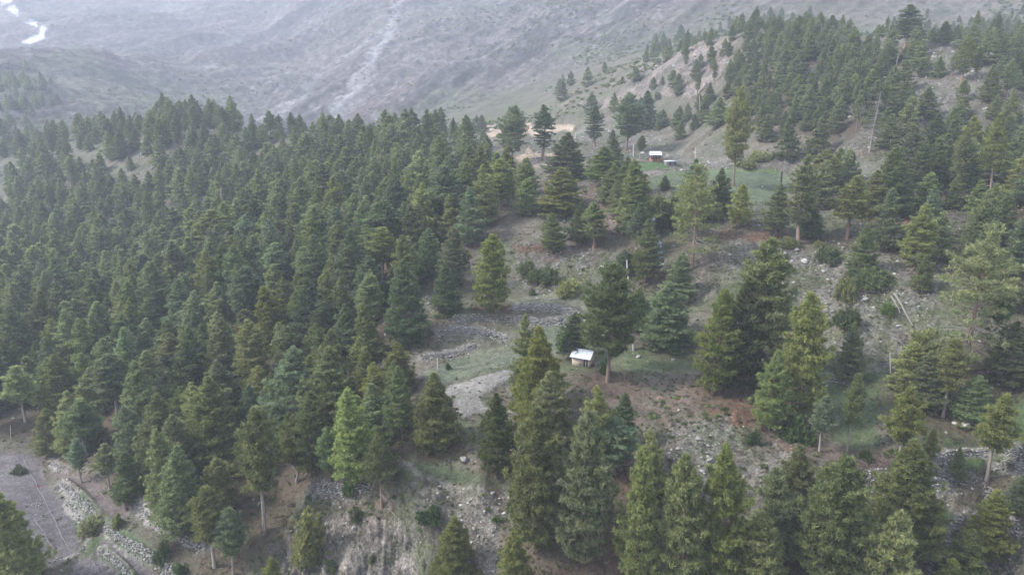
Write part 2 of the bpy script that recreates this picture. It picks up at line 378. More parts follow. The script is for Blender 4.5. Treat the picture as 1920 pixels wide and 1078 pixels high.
# dense forest floor
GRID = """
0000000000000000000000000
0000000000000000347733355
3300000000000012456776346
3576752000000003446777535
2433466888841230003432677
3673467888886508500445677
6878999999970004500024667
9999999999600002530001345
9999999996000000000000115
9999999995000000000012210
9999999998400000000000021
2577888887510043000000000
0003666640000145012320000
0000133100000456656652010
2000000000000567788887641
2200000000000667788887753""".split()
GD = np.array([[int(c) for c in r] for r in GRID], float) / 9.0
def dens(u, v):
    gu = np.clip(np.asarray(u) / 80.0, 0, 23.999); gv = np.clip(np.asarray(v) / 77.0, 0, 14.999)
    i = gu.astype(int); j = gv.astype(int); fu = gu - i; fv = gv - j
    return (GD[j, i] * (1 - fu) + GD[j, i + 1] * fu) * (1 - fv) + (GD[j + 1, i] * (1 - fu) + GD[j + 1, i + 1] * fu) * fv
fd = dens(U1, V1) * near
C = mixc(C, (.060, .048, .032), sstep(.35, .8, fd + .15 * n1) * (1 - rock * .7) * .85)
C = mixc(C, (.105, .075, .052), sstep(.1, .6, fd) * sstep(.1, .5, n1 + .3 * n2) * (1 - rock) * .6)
rc = np.zeros_like(C) + np.array((.190, .174, .152)); rc *= (1 + .3 * n2 + .35 * n3)[..., None]
rc = mixc(rc, (.12, .12, .07), sstep(.0, .45, n1 * .6 + n2 * .7) * (1 - cliff))
rm_ = np.clip(rock * 1.05, 0, 1) * sstep(-.7, .2, n3 + .6 * n2 + rock * .55)
C = C * (1 - rm_[..., None]) + rc * rm_[..., None]
C = mixc(C, (.32, .275, .235), cliff * sstep(-.5, .3, n2) * .8)
C = mixc(C, (.25, .20, .175), cliff * (R_ > 250) * sstep(-.6, .3, n2) * .8)
C = mixc(C, (.10, .105, .075), cliff * (R_ > 250) * sstep(.05, .3, n1 + .4 * n2) * .8)
C = mixc(C, (.46, .36, .27), bank)
cn = cliff * (R_ < 200)          # rock faces: facets and cracks are laid out on the face (x against height), not on the plan
fc1, fv1 = cells(X_ / 1.5 + .5 * fbm(X_ / 2, Z / 2, 2, 501), Z / 1.1, 502); fc2, fv2 = cells(X_ / .6, Z / .5, 505)
FACE = cn * (.9 * fv1 * np.clip(.8 - fc1, 0, 1) + .35 * fv2 * np.clip(.8 - fc2, 0, 1) + 1.1 * fbm(X_ / 4, Z / 3, 3, 508))
C = C * (1 - cn[..., None] * (1 - (.55 + .55 * fv1 * (fc1 < .62) + .35 * fv2)[..., None]))
C = mixc(C, (.085, .10, .05), cn * sstep(.12, .4, fbm(X_ / 3.0, Z / 2.2, 3, 511)) * .8)
C = mixc(C, (.20, .145, .12), redz * .8)
# brown bank under the hut, red-brown needle litter
LITTER = [[(1300,728),(1400,722),(1412,800),(1330,790)],[(1400,770),(1460,760),(1520,790),(1500,840),(1430,840)],[(775,828),(860,820),(880,850),(800,862)],[(890,878),(960,878),(950,902),(900,898)],
 [(880,572),(960,570),(960,588),(870,592)],[(965,455),(1070,470),(1060,480),(965,470)],[(1040,1000),(1200,980),(1220,1085),(1040,1085)],[(1190,505),(1290,505),(1280,530),(1200,530)],[(1085,830),(1180,850),(1180,960),(1100,950)],
 [(1340,430),(1480,430),(1460,450),(1350,450)],[(1590,385),(1750,385),(1760,430),(1620,425)],[(640,470),(700,450),(740,500),(660,520)],[(250,560),(420,690),(380,700),(240,590)]]
for p in LITTER:
    C = mixc(C, (.150, .080, .052), region(p, 12, 500, seed=9, U=U1, V=V1) * sstep(-.6, .1, n2 + n3 * .5) * .85)
C = mixc(C, (.19, .135, .105), region([(1060,702),(1290,698),(1320,740),(1290,800),(1180,800),(1120,740)], 10, 300, U=U1, V=V1) * sstep(-.3, .4, n2 + n3) * .75)
C = mixc(C, (.17, .12, .10), region([(1540,840),(1720,848),(1740,890),(1560,885)], 8, 300, U=U1, V=V1) * .7)
g = lambda k: SM[k]
gn = (1 + .16 * n2 + .14 * n3)
for k, c in (('meadow', (.155,.175,.115)), ('hutlawn', (.120,.150,.072)), ('knoll', (.105,.128,.070)), ('upfield', (.135,.17,.10)), ('croprow', (.09,.165,.05)),
             ('upgrass', (.125,.155,.082)), ('rlawn', (.095,.125,.060)), ('gstrip', (.11,.145,.075)), ('ring', (.10,.145,.06)), ('terr', (.085,.145,.045)),
             ('bench', (.185,.185,.13)), ('bench2', (.13,.165,.06)), ('rgrass', (.085,.12,.05)), ('lgrass', (.09,.13,.055)),
             ('pale', (.275,.258,.232)), ('upbrown', (.25,.215,.19)), ('field_big', (.17,.152,.155)), ('field_pink', (.19,.155,.145)), ('field_strip', (.175,.155,.155)),
             ('field_small', (.19,.17,.17)), ('field_inner', (.16,.15,.13))):
    m = g(k)[..., None] * .93
    C = C * (1 - m) + (np.array(c) * gn[..., None]) * m
C = mixc(C, (.19, .185, .13), (g('meadow') + g('bench') + g('hutlawn')) * sstep(.0, .6, n1 + .6 * n2) * .6)
C = mixc(C, (.17, .15, .12), g('pale') * sstep(.2, .6, n1 + n2) * .35)
def paint_line(pix_line, width, col, strength=.8, rmax=600):
    global C
    pl = [hit(u, v) for u, v in pix_line]; a_ = np.array(pl); e_ = width * 3 + 2
    b = (X_ > a_[:, 0].min() - e_) & (X_ < a_[:, 0].max() + e_) & (Y_ > a_[:, 1].min() - e_) & (Y_ < a_[:, 1].max() + e_)
    d, _ = line_dist(X_[b] + .5 * width * n2[b], Y_[b] + .5 * width * n3[b], pl)
    m = (1 - sstep(width * .5, width, d))[:, None] * strength
    C[b] = C[b] * (1 - m) + np.array(col) * m
PATHC = (.27, .25, .20)
for w in WALLS: paint_line(w[0], 1.1, (.30, .28, .25), .75)
paint_line([(735,876),(780,885),(824,903),(880,915),(951,930)], .55, PATHC)
paint_line([(1120,694),(1200,690),(1297,697)], .5, (.16, .20, .10))
paint_line([(790,700),(850,690),(905,680),(955,660)], .35, (.24, .23, .18))
paint_line([(860,700),(905,690),(950,678)], .3, (.22, .22, .16))
paint_line([(915,770),(975,772)], .7, (.33, .31, .28))
paint_line([(1205,334),(1228,326),(1252,318)], .6, (.10, .10, .08))
paint_line([(1330,322),(1400,320),(1460,324)], .8, (.16, .24, .07))
TG = (.075, .115, .045)
C = mixc(C, (.125, .125, .085), region([(90,880),(260,930),(420,1010),(480,1090),(100,1090),(110,950)], 6, 300, U=U1, V=V1) * (1 - flat) * .7)
for w in WALLS[:6]: paint_line(w[0], 1.0, (.36, .335, .30), .85)
for pl, ww in (([(150,938),(185,968),(212,988)], .9), ([(190,1034),(230,1066),(250,1085)], .7), ([(210,1000),(250,1026),(300,1062)], .8), ([(150,1030),(185,1010),(165,1035)], .8), ([(140,975),(150,1010)], .5), ([(230,1000),(270,1026),(320,1060)], .7)): paint_line(pl, ww, TG, .75)
# ---- the far mountain
mn = fbm(X_ / 160, Y_ / 160, 4, 201); mr = ridged(XR / 300, YR / 60, 4, 205); ms = fbm(X_ / 12, Y_ / 12, 3, 207); mv, mvv = cells(X_ / 14, Y_ / 14, 211); mv2, mvv2 = cells(X_ / 7, Y_ / 7, 215)
F = np.zeros_like(C) + np.array((.190, .162, .150))
F *= np.clip(1 + .30 * ms + 1.1 * (mr - .55) + .35 * mn, .35, 1.8)[..., None]
F = mixc(F, (.125, .122, .10), sstep(.0, .55, mn + .35 * ms + .25 * (1 - mr)) * .65)
F = mixc(F, (.23, .185, .17), sstep(.1, .6, fbm(X_ / 220, Y_ / 220, 3, 221)) * .5)
F = mixc(F, (.27, .25, .245), (mvv > .55) * (1 - sstep(.16, .34, mv)) * .75)
F = mixc(F, (.06, .07, .055), (mvv2 < .42) * (1 - sstep(.2, .42, mv2)) * .75 * (1 - .5 * sstep(900, 1500, R_)))
C = C * (1 - far[..., None]) + F * far[..., None]
for p, c, s in (([(0,150),(140,85),(330,160),(480,190),(430,210),(250,210),(110,190),(0,200)], (.165,.175,.115), .6),
                ([(200,165),(330,185),(460,215),(420,240),(250,200)], (.15,.16,.10), .5),
                ([(760,215),(830,165),(1000,170),(1060,215),(940,225),(850,235),(770,230)], (.145,.145,.095), .75),
                ([(1010,95),(1080,80),(1150,105),(1060,125)], (.17,.18,.12), .5),
                ([(1130,30),(1260,60),(1230,110),(1130,90)], (.09,.12,.08), .35),
                ([(0,240),(120,215),(180,250),(330,270),(140,320),(0,330)], (.15,.16,.10), .5)):
    C = mixc(C, c, region(p, 26, 3000, 400, U=U1, V=V1) * s)
SCREE = (.36, .335, .335)
for pl, wd, s in (([(752,0),(735,40),(700,100),(665,160),(640,195),(612,222)], 9, .85), ([(735,40),(690,75),(640,110),(600,140),(575,175),(520,212)], 7, .65),
               ([(612,222),(660,190),(690,170)], 9, .4), ([(700,100),(690,150),(640,215)], 10, .5), ([(560,190),(530,205),(510,215)], 14, .6), ([(400,125),(330,125),(260,118)], 7, .35),
               ([(520,30),(450,70),(360,90)], 10, .3), ([(980,60),(900,110),(830,150)], 8, .3)):
    pw = [hit(u, v) for u, v in pl]; a_ = np.array(pw); e_ = wd * 3
    b = (X_ > a_[:, 0].min() - e_) & (X_ < a_[:, 0].max() + e_) & (Y_ > a_[:, 1].min() - e_) & (Y_ < a_[:, 1].max() + e_)
    d, _ = line_dist(X_[b] + wd * .8 * ms[b], Y_[b] + wd * fbm(X_[b] / 60, Y_[b] / 60, 2, 230), pw)
    m = (1 - sstep(wd * .3, wd * 1.2, d))[:, None] * s
    C[b] = C[b] * (1 - m) + np.array(SCREE) * m
C = np.clip(C * (.62 - .12 * far[..., None]), .02, .8)
for p in ([(43,41),(62,42),(80,50),(90,55),(82,62),(83,72),(63,80),(30,80),(55,73),(78,63),(77,55),(63,47)], [(12,17),(23,12),(32,20),(37,27),(28,27),(17,21)], [(0,2),(20,0),(25,6),(10,7),(0,6)], [(0,28),(13,31),(0,31)]):
    m = region(p, 2.0, 4000, 900, U=U1, V=V1); C = mixc(C, (.52, .55, .60), m)

# ------------------------------------------------------------------ materials
def new_mat(name, rough=.9, spec=.2):
    m = bpy.data.materials.new(name); m.use_nodes = True
    nt = m.node_tree; b = nt.nodes['Principled BSDF']
    b.inputs['Roughness'].default_value = rough; b.inputs['Specular IOR Level'].default_value = spec
    return m, nt, b
def nd(nt, t, **k):
    n_ = nt.nodes.new(t)
    for a, v in k.items(): setattr(n_, a, v)
    return n_
def plain(name, col, rough=.85, spec=.2, noise=.25, scale=3.0, metal=0, bump=0.0, rnd=0.0):
    m, nt, b = new_mat(name, rough, spec)
    tc = nd(nt, 'ShaderNodeTexCoord'); no = nd(nt, 'ShaderNodeTexNoise'); no.inputs['Scale'].default_value = scale; no.inputs['Detail'].default_value = 5
    nt.links.new(tc.outputs['Object'], no.inputs['Vector'])
    mr_ = nd(nt, 'ShaderNodeMapRange'); mr_.inputs['From Min'].default_value = .25; mr_.inputs['From Max'].default_value = .75
    mr_.inputs['To Min'].default_value = 1 - noise; mr_.inputs['To Max'].default_value = 1 + noise
    nt.links.new(no.outputs['Fac'], mr_.inputs['Value'])
    val = mr_.outputs[0]
    if rnd:
        oi = nd(nt, 'ShaderNodeObjectInfo'); m2 = nd(nt, 'ShaderNodeMapRange'); m2.inputs['To Min'].default_value = 1 - rnd; m2.inputs['To Max'].default_value = 1 + rnd
        nt.links.new(oi.outputs['Random'], m2.inputs['Value']); mu = nd(nt, 'ShaderNodeMath', operation='MULTIPLY')
        nt.links.new(val, mu.inputs[0]); nt.links.new(m2.outputs[0], mu.inputs[1]); val = mu.outputs[0]
    vm = nd(nt, 'ShaderNodeVectorMath', operation='SCALE'); vm.inputs[0].default_value = col
    nt.links.new(val, vm.inputs['Scale']); nt.links.new(vm.outputs[0], b.inputs['Base Color'])
    b.inputs['Metallic'].default_value = metal
    if bump:
        bp = nd(nt, 'ShaderNodeBump'); bp.inputs['Strength'].default_value = bump; bp.inputs['Distance'].default_value = .05
        nt.links.new(no.outputs['Fac'], bp.inputs['Height']); nt.links.new(bp.outputs[0], b.inputs['Normal'])
    return m
def needle_mat(name, col, col2, trans=.25):
    "needles: hue varies from tree to tree (object random), from tuft to tuft (attribute) and with obj.color"
    m = bpy.data.materials.new(name); m.use_nodes = True; nt = m.node_tree
    for x in list(nt.nodes): nt.nodes.remove(x)
    out = nd(nt, 'ShaderNodeOutputMaterial'); at = nd(nt, 'ShaderNodeAttribute', attribute_name='tuft'); oi = nd(nt, 'ShaderNodeObjectInfo')
    mx = nd(nt, 'ShaderNodeMix', data_type='RGBA'); mx.inputs['A'].default_value = (*col, 1); mx.inputs['B'].default_value = (*col2, 1)
    nt.links.new(at.outputs['Fac'], mx.inputs['Factor'])
    hs = nd(nt, 'ShaderNodeHueSaturation')
    for sock, lo, hi in (('Hue', .485, .510), ('Value', .74, 1.26), ('Saturation', .80, 1.04)):
        r_ = nd(nt, 'ShaderNodeMapRange'); r_.inputs['To Min'].default_value = lo; r_.inputs['To Max'].default_value = hi
        if sock == 'Hue': nt.links.new(oi.outputs['Random'], r_.inputs['Value'])
        else:
            f_ = nd(nt, 'ShaderNodeMath', operation='MULTIPLY'); f_.inputs[1].default_value = 17.0 if sock == 'Value' else 41.0
            g_ = nd(nt, 'ShaderNodeMath', operation='FRACT'); nt.links.new(oi.outputs['Random'], f_.inputs[0]); nt.links.new(f_.outputs[0], g_.inputs[0]); nt.links.new(g_.outputs[0], r_.inputs['Value'])
        nt.links.new(r_.outputs[0], hs.inputs[sock])
    nt.links.new(mx.outputs['Result'], hs.inputs['Color'])
    mu = nd(nt, 'ShaderNodeMix', data_type='RGBA', blend_type='MULTIPLY'); mu.inputs['Factor'].default_value = 1
    nt.links.new(hs.outputs[0], mu.inputs['A']); nt.links.new(oi.outputs['Color'], mu.inputs['B'])
    df = nd(nt, 'ShaderNodeBsdfDiffuse'); tr = nd(nt, 'ShaderNodeBsdfTranslucent'); ms_ = nd(nt, 'ShaderNodeMixShader'); ms_.inputs[0].default_value = trans
    nt.links.new(mu.outputs['Result'], df.inputs[0]); nt.links.new(mu.outputs['Result'], tr.inputs[0])
    nt.links.new(df.outputs[0], ms_.inputs[1]); nt.links.new(tr.outputs[0], ms_.inputs[2]); nt.links.new(ms_.outputs[0], out.inputs[0])
    return m

gm, gnt, gb = new_mat('ground_surface', .95, .1)
at = nd(gnt, 'ShaderNodeAttribute', attribute_name='Col')
geo = nd(gnt, 'ShaderNodeNewGeometry')
acc = None
for sc_, amp in ((3.2, .42), (.8, .34), (.09, .22)):
    no = nd(gnt, 'ShaderNodeTexNoise'); no.inputs['Scale'].default_value = sc_; no.inputs['Detail'].default_value = 4; no.inputs['Roughness'].default_value = .65
    gnt.links.new(geo.outputs['Position'], no.inputs['Vector'])
    mr_ = nd(gnt, 'ShaderNodeMapRange'); mr_.inputs['From Min'].default_value = .28; mr_.inputs['From Max'].default_value = .72; mr_.inputs['To Min'].default_value = 1 - amp; mr_.inputs['To Max'].default_value = 1 + amp
    gnt.links.new(no.outputs['Fac'], mr_.inputs['Value'])
    if acc is None: acc = mr_.outputs[0]; fine = no
    else:
        mm = nd(gnt, 'ShaderNodeMath', operation='MULTIPLY'); gnt.links.new(acc, mm.inputs[0]); gnt.links.new(mr_.outputs[0], mm.inputs[1]); acc = mm.outputs[0]
vo = nd(gnt, 'ShaderNodeTexVoronoi'); vo.inputs['Scale'].default_value = 2.6; gnt.links.new(geo.outputs['Position'], vo.inputs['Vector'])
vr = nd(gnt, 'ShaderNodeSeparateColor'); gnt.links.new(vo.outputs['Color'], vr.inputs[0])
ra = nd(gnt, 'ShaderNodeAttribute', attribute_name='Stony')
v1_ = nd(gnt, 'ShaderNodeMapRange'); v1_.inputs['To Min'].default_value = .62; v1_.inputs['To Max'].default_value = 1.35; gnt.links.new(vr.outputs[0], v1_.inputs['Value'])
fa_ = nd(gnt, 'ShaderNodeAttribute', attribute_name='Far'); fno = nd(gnt, 'ShaderNodeTexNoise'); fno.inputs['Scale'].default_value = .16; fno.inputs['Detail'].default_value = 7; fno.inputs['Roughness'].default_value = .72; gnt.links.new(geo.outputs['Position'], fno.inputs['Vector'])
fr_ = nd(gnt, 'ShaderNodeMapRange'); fr_.inputs['From Min'].default_value = .36; fr_.inputs['From Max'].default_value = .62; fr_.inputs['To Min'].default_value = .35; fr_.inputs['To Max'].default_value = 1.55; gnt.links.new(fno.outputs['Fac'], fr_.inputs['Value'])
f2_ = nd(gnt, 'ShaderNodeMix'); f2_.inputs['A'].default_value = 1.0; gnt.links.new(fa_.outputs['Fac'], f2_.inputs['Factor']); gnt.links.new(fr_.outputs[0], f2_.inputs['B'])
mf_ = nd(gnt, 'ShaderNodeMath', operation='MULTIPLY'); gnt.links.new(acc, mf_.inputs[0]); gnt.links.new(f2_.outputs['Result'], mf_.inputs[1]); acc = mf_.outputs[0]
v2_ = nd(gnt, 'ShaderNodeMix'); v2_.inputs['A'].default_value = 1.0; gnt.links.new(ra.outputs['Fac'], v2_.inputs['Factor']); gnt.links.new(v1_.outputs[0], v2_.inputs['B'])
mm = nd(gnt, 'ShaderNodeMath', operation='MULTIPLY'); gnt.links.new(acc, mm.inputs[0]); gnt.links.new(v2_.outputs['Result'], mm.inputs[1]); acc = mm.outputs[0]
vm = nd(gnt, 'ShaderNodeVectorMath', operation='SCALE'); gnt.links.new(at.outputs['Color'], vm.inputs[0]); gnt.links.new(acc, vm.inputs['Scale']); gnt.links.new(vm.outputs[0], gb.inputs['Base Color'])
bp = nd(gnt, 'ShaderNodeBump'); bp.inputs['Strength'].default_value = .6; bp.inputs['Distance'].default_value = .35
gnt.links.new(fine.outputs['Fac'], bp.inputs['Height']); gnt.links.new(bp.outputs[0], gb.inputs['Normal'])

# ------------------------------------------------------------------ mesh helpers and the ground
def mesh_np(name, co, faces, mats=(), smooth=False, mi=None):
    "faces: an (n,3) or (n,4) integer array"
    me = bpy.data.meshes.new(name); co = np.asarray(co, np.float32); faces = np.asarray(faces, np.int32); k = faces.shape[1]
    me.vertices.add(len(co)); me.vertices.foreach_set('co', co.ravel())
    me.loops.add(faces.size); me.loops.foreach_set('vertex_index', faces.ravel())
    me.polygons.add(len(faces)); me.polygons.foreach_set('loop_start', np.arange(0, faces.size, k, dtype=np.int32)); me.polygons.foreach_set('loop_total', np.full(len(faces), k, np.int32))
    if mi is not None: me.polygons.foreach_set('material_index', np.asarray(mi, np.int32))
    if smooth: me.polygons.foreach_set('use_smooth', np.ones(len(faces), bool))
    for m in mats: me.materials.append(m)
    me.update(calc_edges=True); me.validate()
    return me
def link(name, me, parent=None, **p):
    o = bpy.data.objects.new(name, me); COL.objects.link(o)
    if parent is not None: o.parent = parent
    for k, v in p.items(): o[k] = v
    return o
def empty(name, loc, rz=0, **p):
    o = bpy.data.objects.new(name, None); o.location = loc; o.rotation_euler = (0, 0, rz); o.empty_display_size = .3; COL.objects.link(o)
    for k, v in p.items(): o[k] = v
    return o
split = int(np.searchsorted(LR, math.log(470)))
def sheet(name, j0, j1):
    xs, ys, zs, cc = X_[j0:j1] - (FACE * np.sin(GA))[j0:j1], Y_[j0:j1] - (FACE * np.cos(GA))[j0:j1], Z[j0:j1] + CAM_Z, C[j0:j1]
    nr_, na_ = xs.shape; idx = np.arange(nr_ * na_).reshape(nr_, na_)
    q = np.stack([idx[:-1, :-1], idx[:-1, 1:], idx[1:, 1:], idx[1:, :-1]], -1).reshape(-1, 4)
    me = mesh_np(name, np.stack([xs, ys, zs], -1).reshape(-1, 3), q, [gm], smooth=True)
    a_ = me.color_attributes.new('Col', 'FLOAT_COLOR', 'POINT'); a_.data.foreach_set('color', np.concatenate([cc, np.ones(cc.shape[:2] + (1,))], -1).astype(np.float32).ravel())
    a_ = me.attributes.new('Stony', 'FLOAT', 'POINT'); a_.data.foreach_set('value', STONY[j0:j1].astype(np.float32).ravel())
    a_ = me.attributes.new('Far', 'FLOAT', 'POINT'); a_.data.foreach_set('value', (far * .9)[j0:j1].astype(np.float32).ravel())
    return link(name, me, kind='structure')
# valley floor behind and around the drone, so that the ground goes on outside the frame
th = np.linspace(radians(43), radians(317), 60); rr = np.array([44, 90, 200, 500, 1200, 2700.])
vv = [(r * sin(t), r * cos(t), (gz(44 * sin(radians(43) * s_g), 44 * cos(radians(43))) if False else CAM_Z - 80 - 6 + (r > 1000) * 60 + (r > 2000) * 250)) for r in rr for t in th for s_g in (1,)]
q = [(i * 60 + j, i * 60 + j + 1, (i + 1) * 60 + j + 1, (i + 1) * 60 + j) for i in range(5) for j in range(59)]
vme = mesh_np('valley_ground', vv, q, [gm], smooth=True)
a_ = vme.color_attributes.new('Col', 'FLOAT_COLOR', 'POINT'); a_.data.foreach_set('color', np.tile(np.array([.12, .12, .08, 1], np.float32), len(vv)))
link('valley_ground', vme, kind='structure')

# air: a closed box of even haze
def haze_box():
    x0, x1, y0, y1, z0, z1 = -2800, 2800, -2800, 2850, min(float(Z.min()) + CAM_Z, 4.0) - 1.0, float(Z.max()) + CAM_Z + 12
    v = [(x, y, z) for x in (x0, x1) for y in (y0, y1) for z in (z0, z1)]
    f = [(0, 1, 3, 2), (4, 6, 7, 5), (0, 4, 5, 1), (2, 3, 7, 6), (0, 2, 6, 4), (1, 5, 7, 3)]
    me = mesh_np('haze', v, f); m = bpy.data.materials.new('haze_air'); m.use_nodes = True; nt = m.node_tree
    for x in list(nt.nodes): nt.nodes.remove(x)
    out = nd(nt, 'ShaderNodeOutputMaterial'); pv = nd(nt, 'ShaderNodeVolumePrincipled'); pv.inputs['Color'].default_value = (.76, .82, .95, 1); pv.inputs['Density'].default_value = HAZE; pv.inputs['Anisotropy'].default_value = 0.0
    nt.links.new(pv.outputs[0], out.inputs['Volume']); me.materials.append(m); link('haze', me, kind='stuff')
HAZE = 0.00033
haze_box()
# ------------------------------------------------------------------ plant builders
M_NEEDLE = needle_mat('pine_needles', (.112, .148, .056), (.285, .315, .125), .50)
M_NEEDLE_BLUE = needle_mat('bluish_needles', (.100, .138, .070), (.25, .29, .14), .50)
M_LEAF = needle_mat('broad_leaves', (.060, .105, .030), (.12, .18, .045), .35)
M_BARK = plain('pine_bark', (.17, .115, .085), noise=.35, scale=4, bump=.5, rnd=.25)
M_BARK_PALE = plain('pale_bark', (.24, .205, .175), noise=.3, scale=4, bump=.4, rnd=.15)
M_DEAD = plain('dead_grey_wood', (.21, .19, .17), noise=.25, scale=5, rnd=.15)
M_RUST = needle_mat('rusty_needles', (.17, .09, .05), (.24, .15, .08))

def tube(path, rad, ns=6, cap=True):
    "tapered tube along a path; returns verts, quads"
    path = np.asarray(path, float); rad = np.asarray(rad, float); n_ = len(path)
    tg = np.gradient(path, axis=0); tg /= np.linalg.norm(tg, axis=1)[:, None] + 1e-9
    ref = np.where(np.abs(tg[:, 2:3]) > .9, [[1., 0, 0]], [[0, 0, 1.]])
    a = np.cross(tg, ref); a /= np.linalg.norm(a, axis=1)[:, None]; b = np.cross(tg, a)
    t = np.arange(ns) * 2 * pi / ns
    v = path[:, None] + rad[:, None, None] * (a[:, None] * np.cos(t)[None, :, None] + b[:, None] * np.sin(t)[None, :, None])
    idx = np.arange(n_ * ns).reshape(n_, ns)
    q = np.stack([idx[:-1], np.roll(idx[:-1], -1, 1), np.roll(idx[1:], -1, 1), idx[1:]], -1).reshape(-1, 4)
    v = v.reshape(-1, 3)
    return v, q
class Acc:
    def __init__(s): s.v = []; s.f = []; s.m = []; s.n = 0
    def add(s, v, f, m=0):
        v = np.asarray(v, float); f = np.asarray(f, int)
        s.v.append(v); s.f.append(f + s.n); s.m.append(np.full(len(f), m)); s.n += len(v)
    def mesh(s, name, mats, smooth=True):
        if len({f.shape[1] for f in s.f}) > 1:
            for i, f in enumerate(s.f):
                if f.shape[1] == 4: s.f[i] = np.concatenate([f[:, [0, 1, 2]], f[:, [0, 2, 3]]]); s.m[i] = np.tile(s.m[i], 2)
        return mesh_np(name, np.concatenate(s.v), np.concatenate(s.f), mats, smooth, np.concatenate(s.m))
def unit(a): return a / (np.linalg.norm(a, axis=-1, keepdims=True) + 1e-9)
def blades(cen, dirs, length, width, k, rng, spread=.85, fan=None):
    "k narrow needle bundles fanning out of each tuft centre"
    n_ = len(cen)
    d = unit(dirs[:, None] + rng.normal(0, spread, (n_, k, 3)))
    p = unit(np.cross(d, np.array([0, 0, 1.]) + rng.normal(0, .45, (n_, k, 3))))
    L = length * rng.uniform(.7, 1.2, (n_, k, 1)); w = width * rng.uniform(.7, 1.3, (n_, k, 1))
    c = cen[:, None] + rng.normal(0, length * .12, (n_, k, 3))
    v = np.stack([c - p * w * .35, c + p * w * .35, c + d * L * .6 + p * w * .5, c + d * L], 2).reshape(-1, 3)
    i = np.arange(n_ * k)[:, None] * 4
    f = np.concatenate([i + [0, 1, 2], i + [0, 2, 3]], 0)
    t = np.repeat(np.clip(rng.normal(.5, .36, n_), 0, 1), k)
    return v, f, np.concatenate([t, t])
def crown_mesh(name, cen, dirs, length, width, k, rng, mat, spread=.85):
    v, f, t = blades(cen, dirs, length, width, k, rng, spread)
    me = mesh_np(name, v, f, [mat])
    a = me.attributes.new('tuft', 'FLOAT', 'FACE'); a.data.foreach_set('value', t.astype(np.float32))
    return me
def pine(seed, Hh=15., R=3.8, cb=.12, den=1.0, k=9, tl=.42, tw=.10, whorl=.55, nb=6, shape='cone', limbs=True, dead=0.0, mat=None, bark=None, thin=0.0, snake=0.0, lay=1.0, top_up=1.0):
    "a pine: tapered bent trunk, whorled limbs, fans of needle tufts; returns (trunk mesh, crown mesh, dead-branch mesh or None)"
    rng = np.random.default_rng(seed); tr = Acc(); dd = Acc()
    zz = np.linspace(0, Hh, 14); bend = rng.normal(0, .012 * Hh, 2)
    px = bend[0] * np.sin(zz / Hh * pi * 1.3) ; py = bend[1] * np.sin(zz / Hh * pi * 1.1)
    if snake: px = px + snake * np.exp(-((zz / Hh - .22) / .1) ** 2) - snake * .5 * np.exp(-((zz / Hh - .38) / .1) ** 2)
    r0 = .0125 * Hh + .05; rad = r0 * (1 - zz / Hh) ** .85 + .02; rad[0] *= 1.35
    path = np.stack([px, py, zz], 1); path[0, 2] = -.8
    tr.add(*tube(path, rad, 8))
    ax = lambda z: np.array([np.interp(z, zz, px), np.interp(z, zz, py), z])
    cen, dr = [], []
    z = cb * Hh; w = 0
    while z < Hh * .985:
        t = (z - cb * Hh) / (Hh * (1 - cb))
        if shape == 'cone': prof = (1 - t) ** .82 * min(1, .62 + 2.6 * t)
        elif shape == 'ovoid': prof = (1 - t ** 1.7) ** .92 * min(1, .72 + 2.2 * t)
        elif shape == 'round': prof = sqrt(max(0, 1 - (2 * t - .75) ** 2 / 1.6)) * (1 - t) ** .25
        elif shape == 'column': prof = min(1, (1 - t) * 2.2) ** .7 * min(1, .5 + 3 * t) 
        elif shape == 'flat': prof = min(1, (1 - t) * 1.6) ** .5
        else: prof = (1 - t) ** .6 * min(1, .45 + 2 * t)
        nbr = max(3, int(round(nb * (.55 + .45 * prof) * rng.uniform(.8, 1.2))))
        a0 = rng.uniform(0, 2 * pi); gap = rng.uniform(.84, 1.12)
        for j in range(nbr):
            if rng.random() < thin: continue
            L = max(.3, R * prof * gap * rng.uniform(.68, 1.15)); az = a0 + j * 2 * pi / nbr + rng.normal(0, .22)
            el = radians(np.interp(t, [0, .35, .8, 1], [-8, 10, 34 * top_up, 66 * top_up]) + rng.normal(0, 6))
            o = ax(z + rng.normal(0, .12 * whorl)); h = np.array([cos(az), sin(az), 0]); pr = np.array([-sin(az), cos(az), 0])
            m_ = max(3, int(L / (.30 / den)) + 1)
            s = np.linspace(0, 1, m_ + 2)
            curve = lambda s: o + (h * cos(el) * L)[None] * s[:, None] + np.array([0, 0, 1.])[None] * (sin(el) * L * s - .16 * L * s ** 2 * (1 - t) + .15 * L * s ** 3.2)[:, None]
            pth = curve(s)
            if limbs and L > .8:
                tr.add(*tube(pth[:: max(1, len(pth) // 4)], np.linspace(.018 * L + .012, .008, len(pth[:: max(1, len(pth) // 4)])), 4), 0)
            s0 = np.interp(t, [0, 1], [.34, .05]) if cb < .4 else .2
            sp = rng.uniform(s0, 1, int(m_ * 1.0) + 1) if den > .5 else np.linspace(s0, 1, m_)
            base = curve(sp)
            fanw = .34 * L * np.sin(np.clip((sp - s0 + .12) / (1 - s0 + .12), 0, 1) * pi * .93) * lay + .05
            for q_ in range(3 if L > 1.1 else 2):
                off = rng.uniform(-1, 1, len(sp)) * fanw
                c = base + pr[None] * off[:, None] + h[None] * (.25 * np.abs(off))[:, None] + rng.normal(0, .05 + .012 * L, (len(sp), 3)) * [1, 1, .7]
                d = h[None] * .75 + pr[None] * (off / (fanw + .1))[:, None] * .5 + np.array([0, 0, .55 + .5 * t])[None]
                cen.append(c); dr.append(d)
        z += whorl * rng.uniform(.75, 1.3) * (1 - .35 * t); w += 1
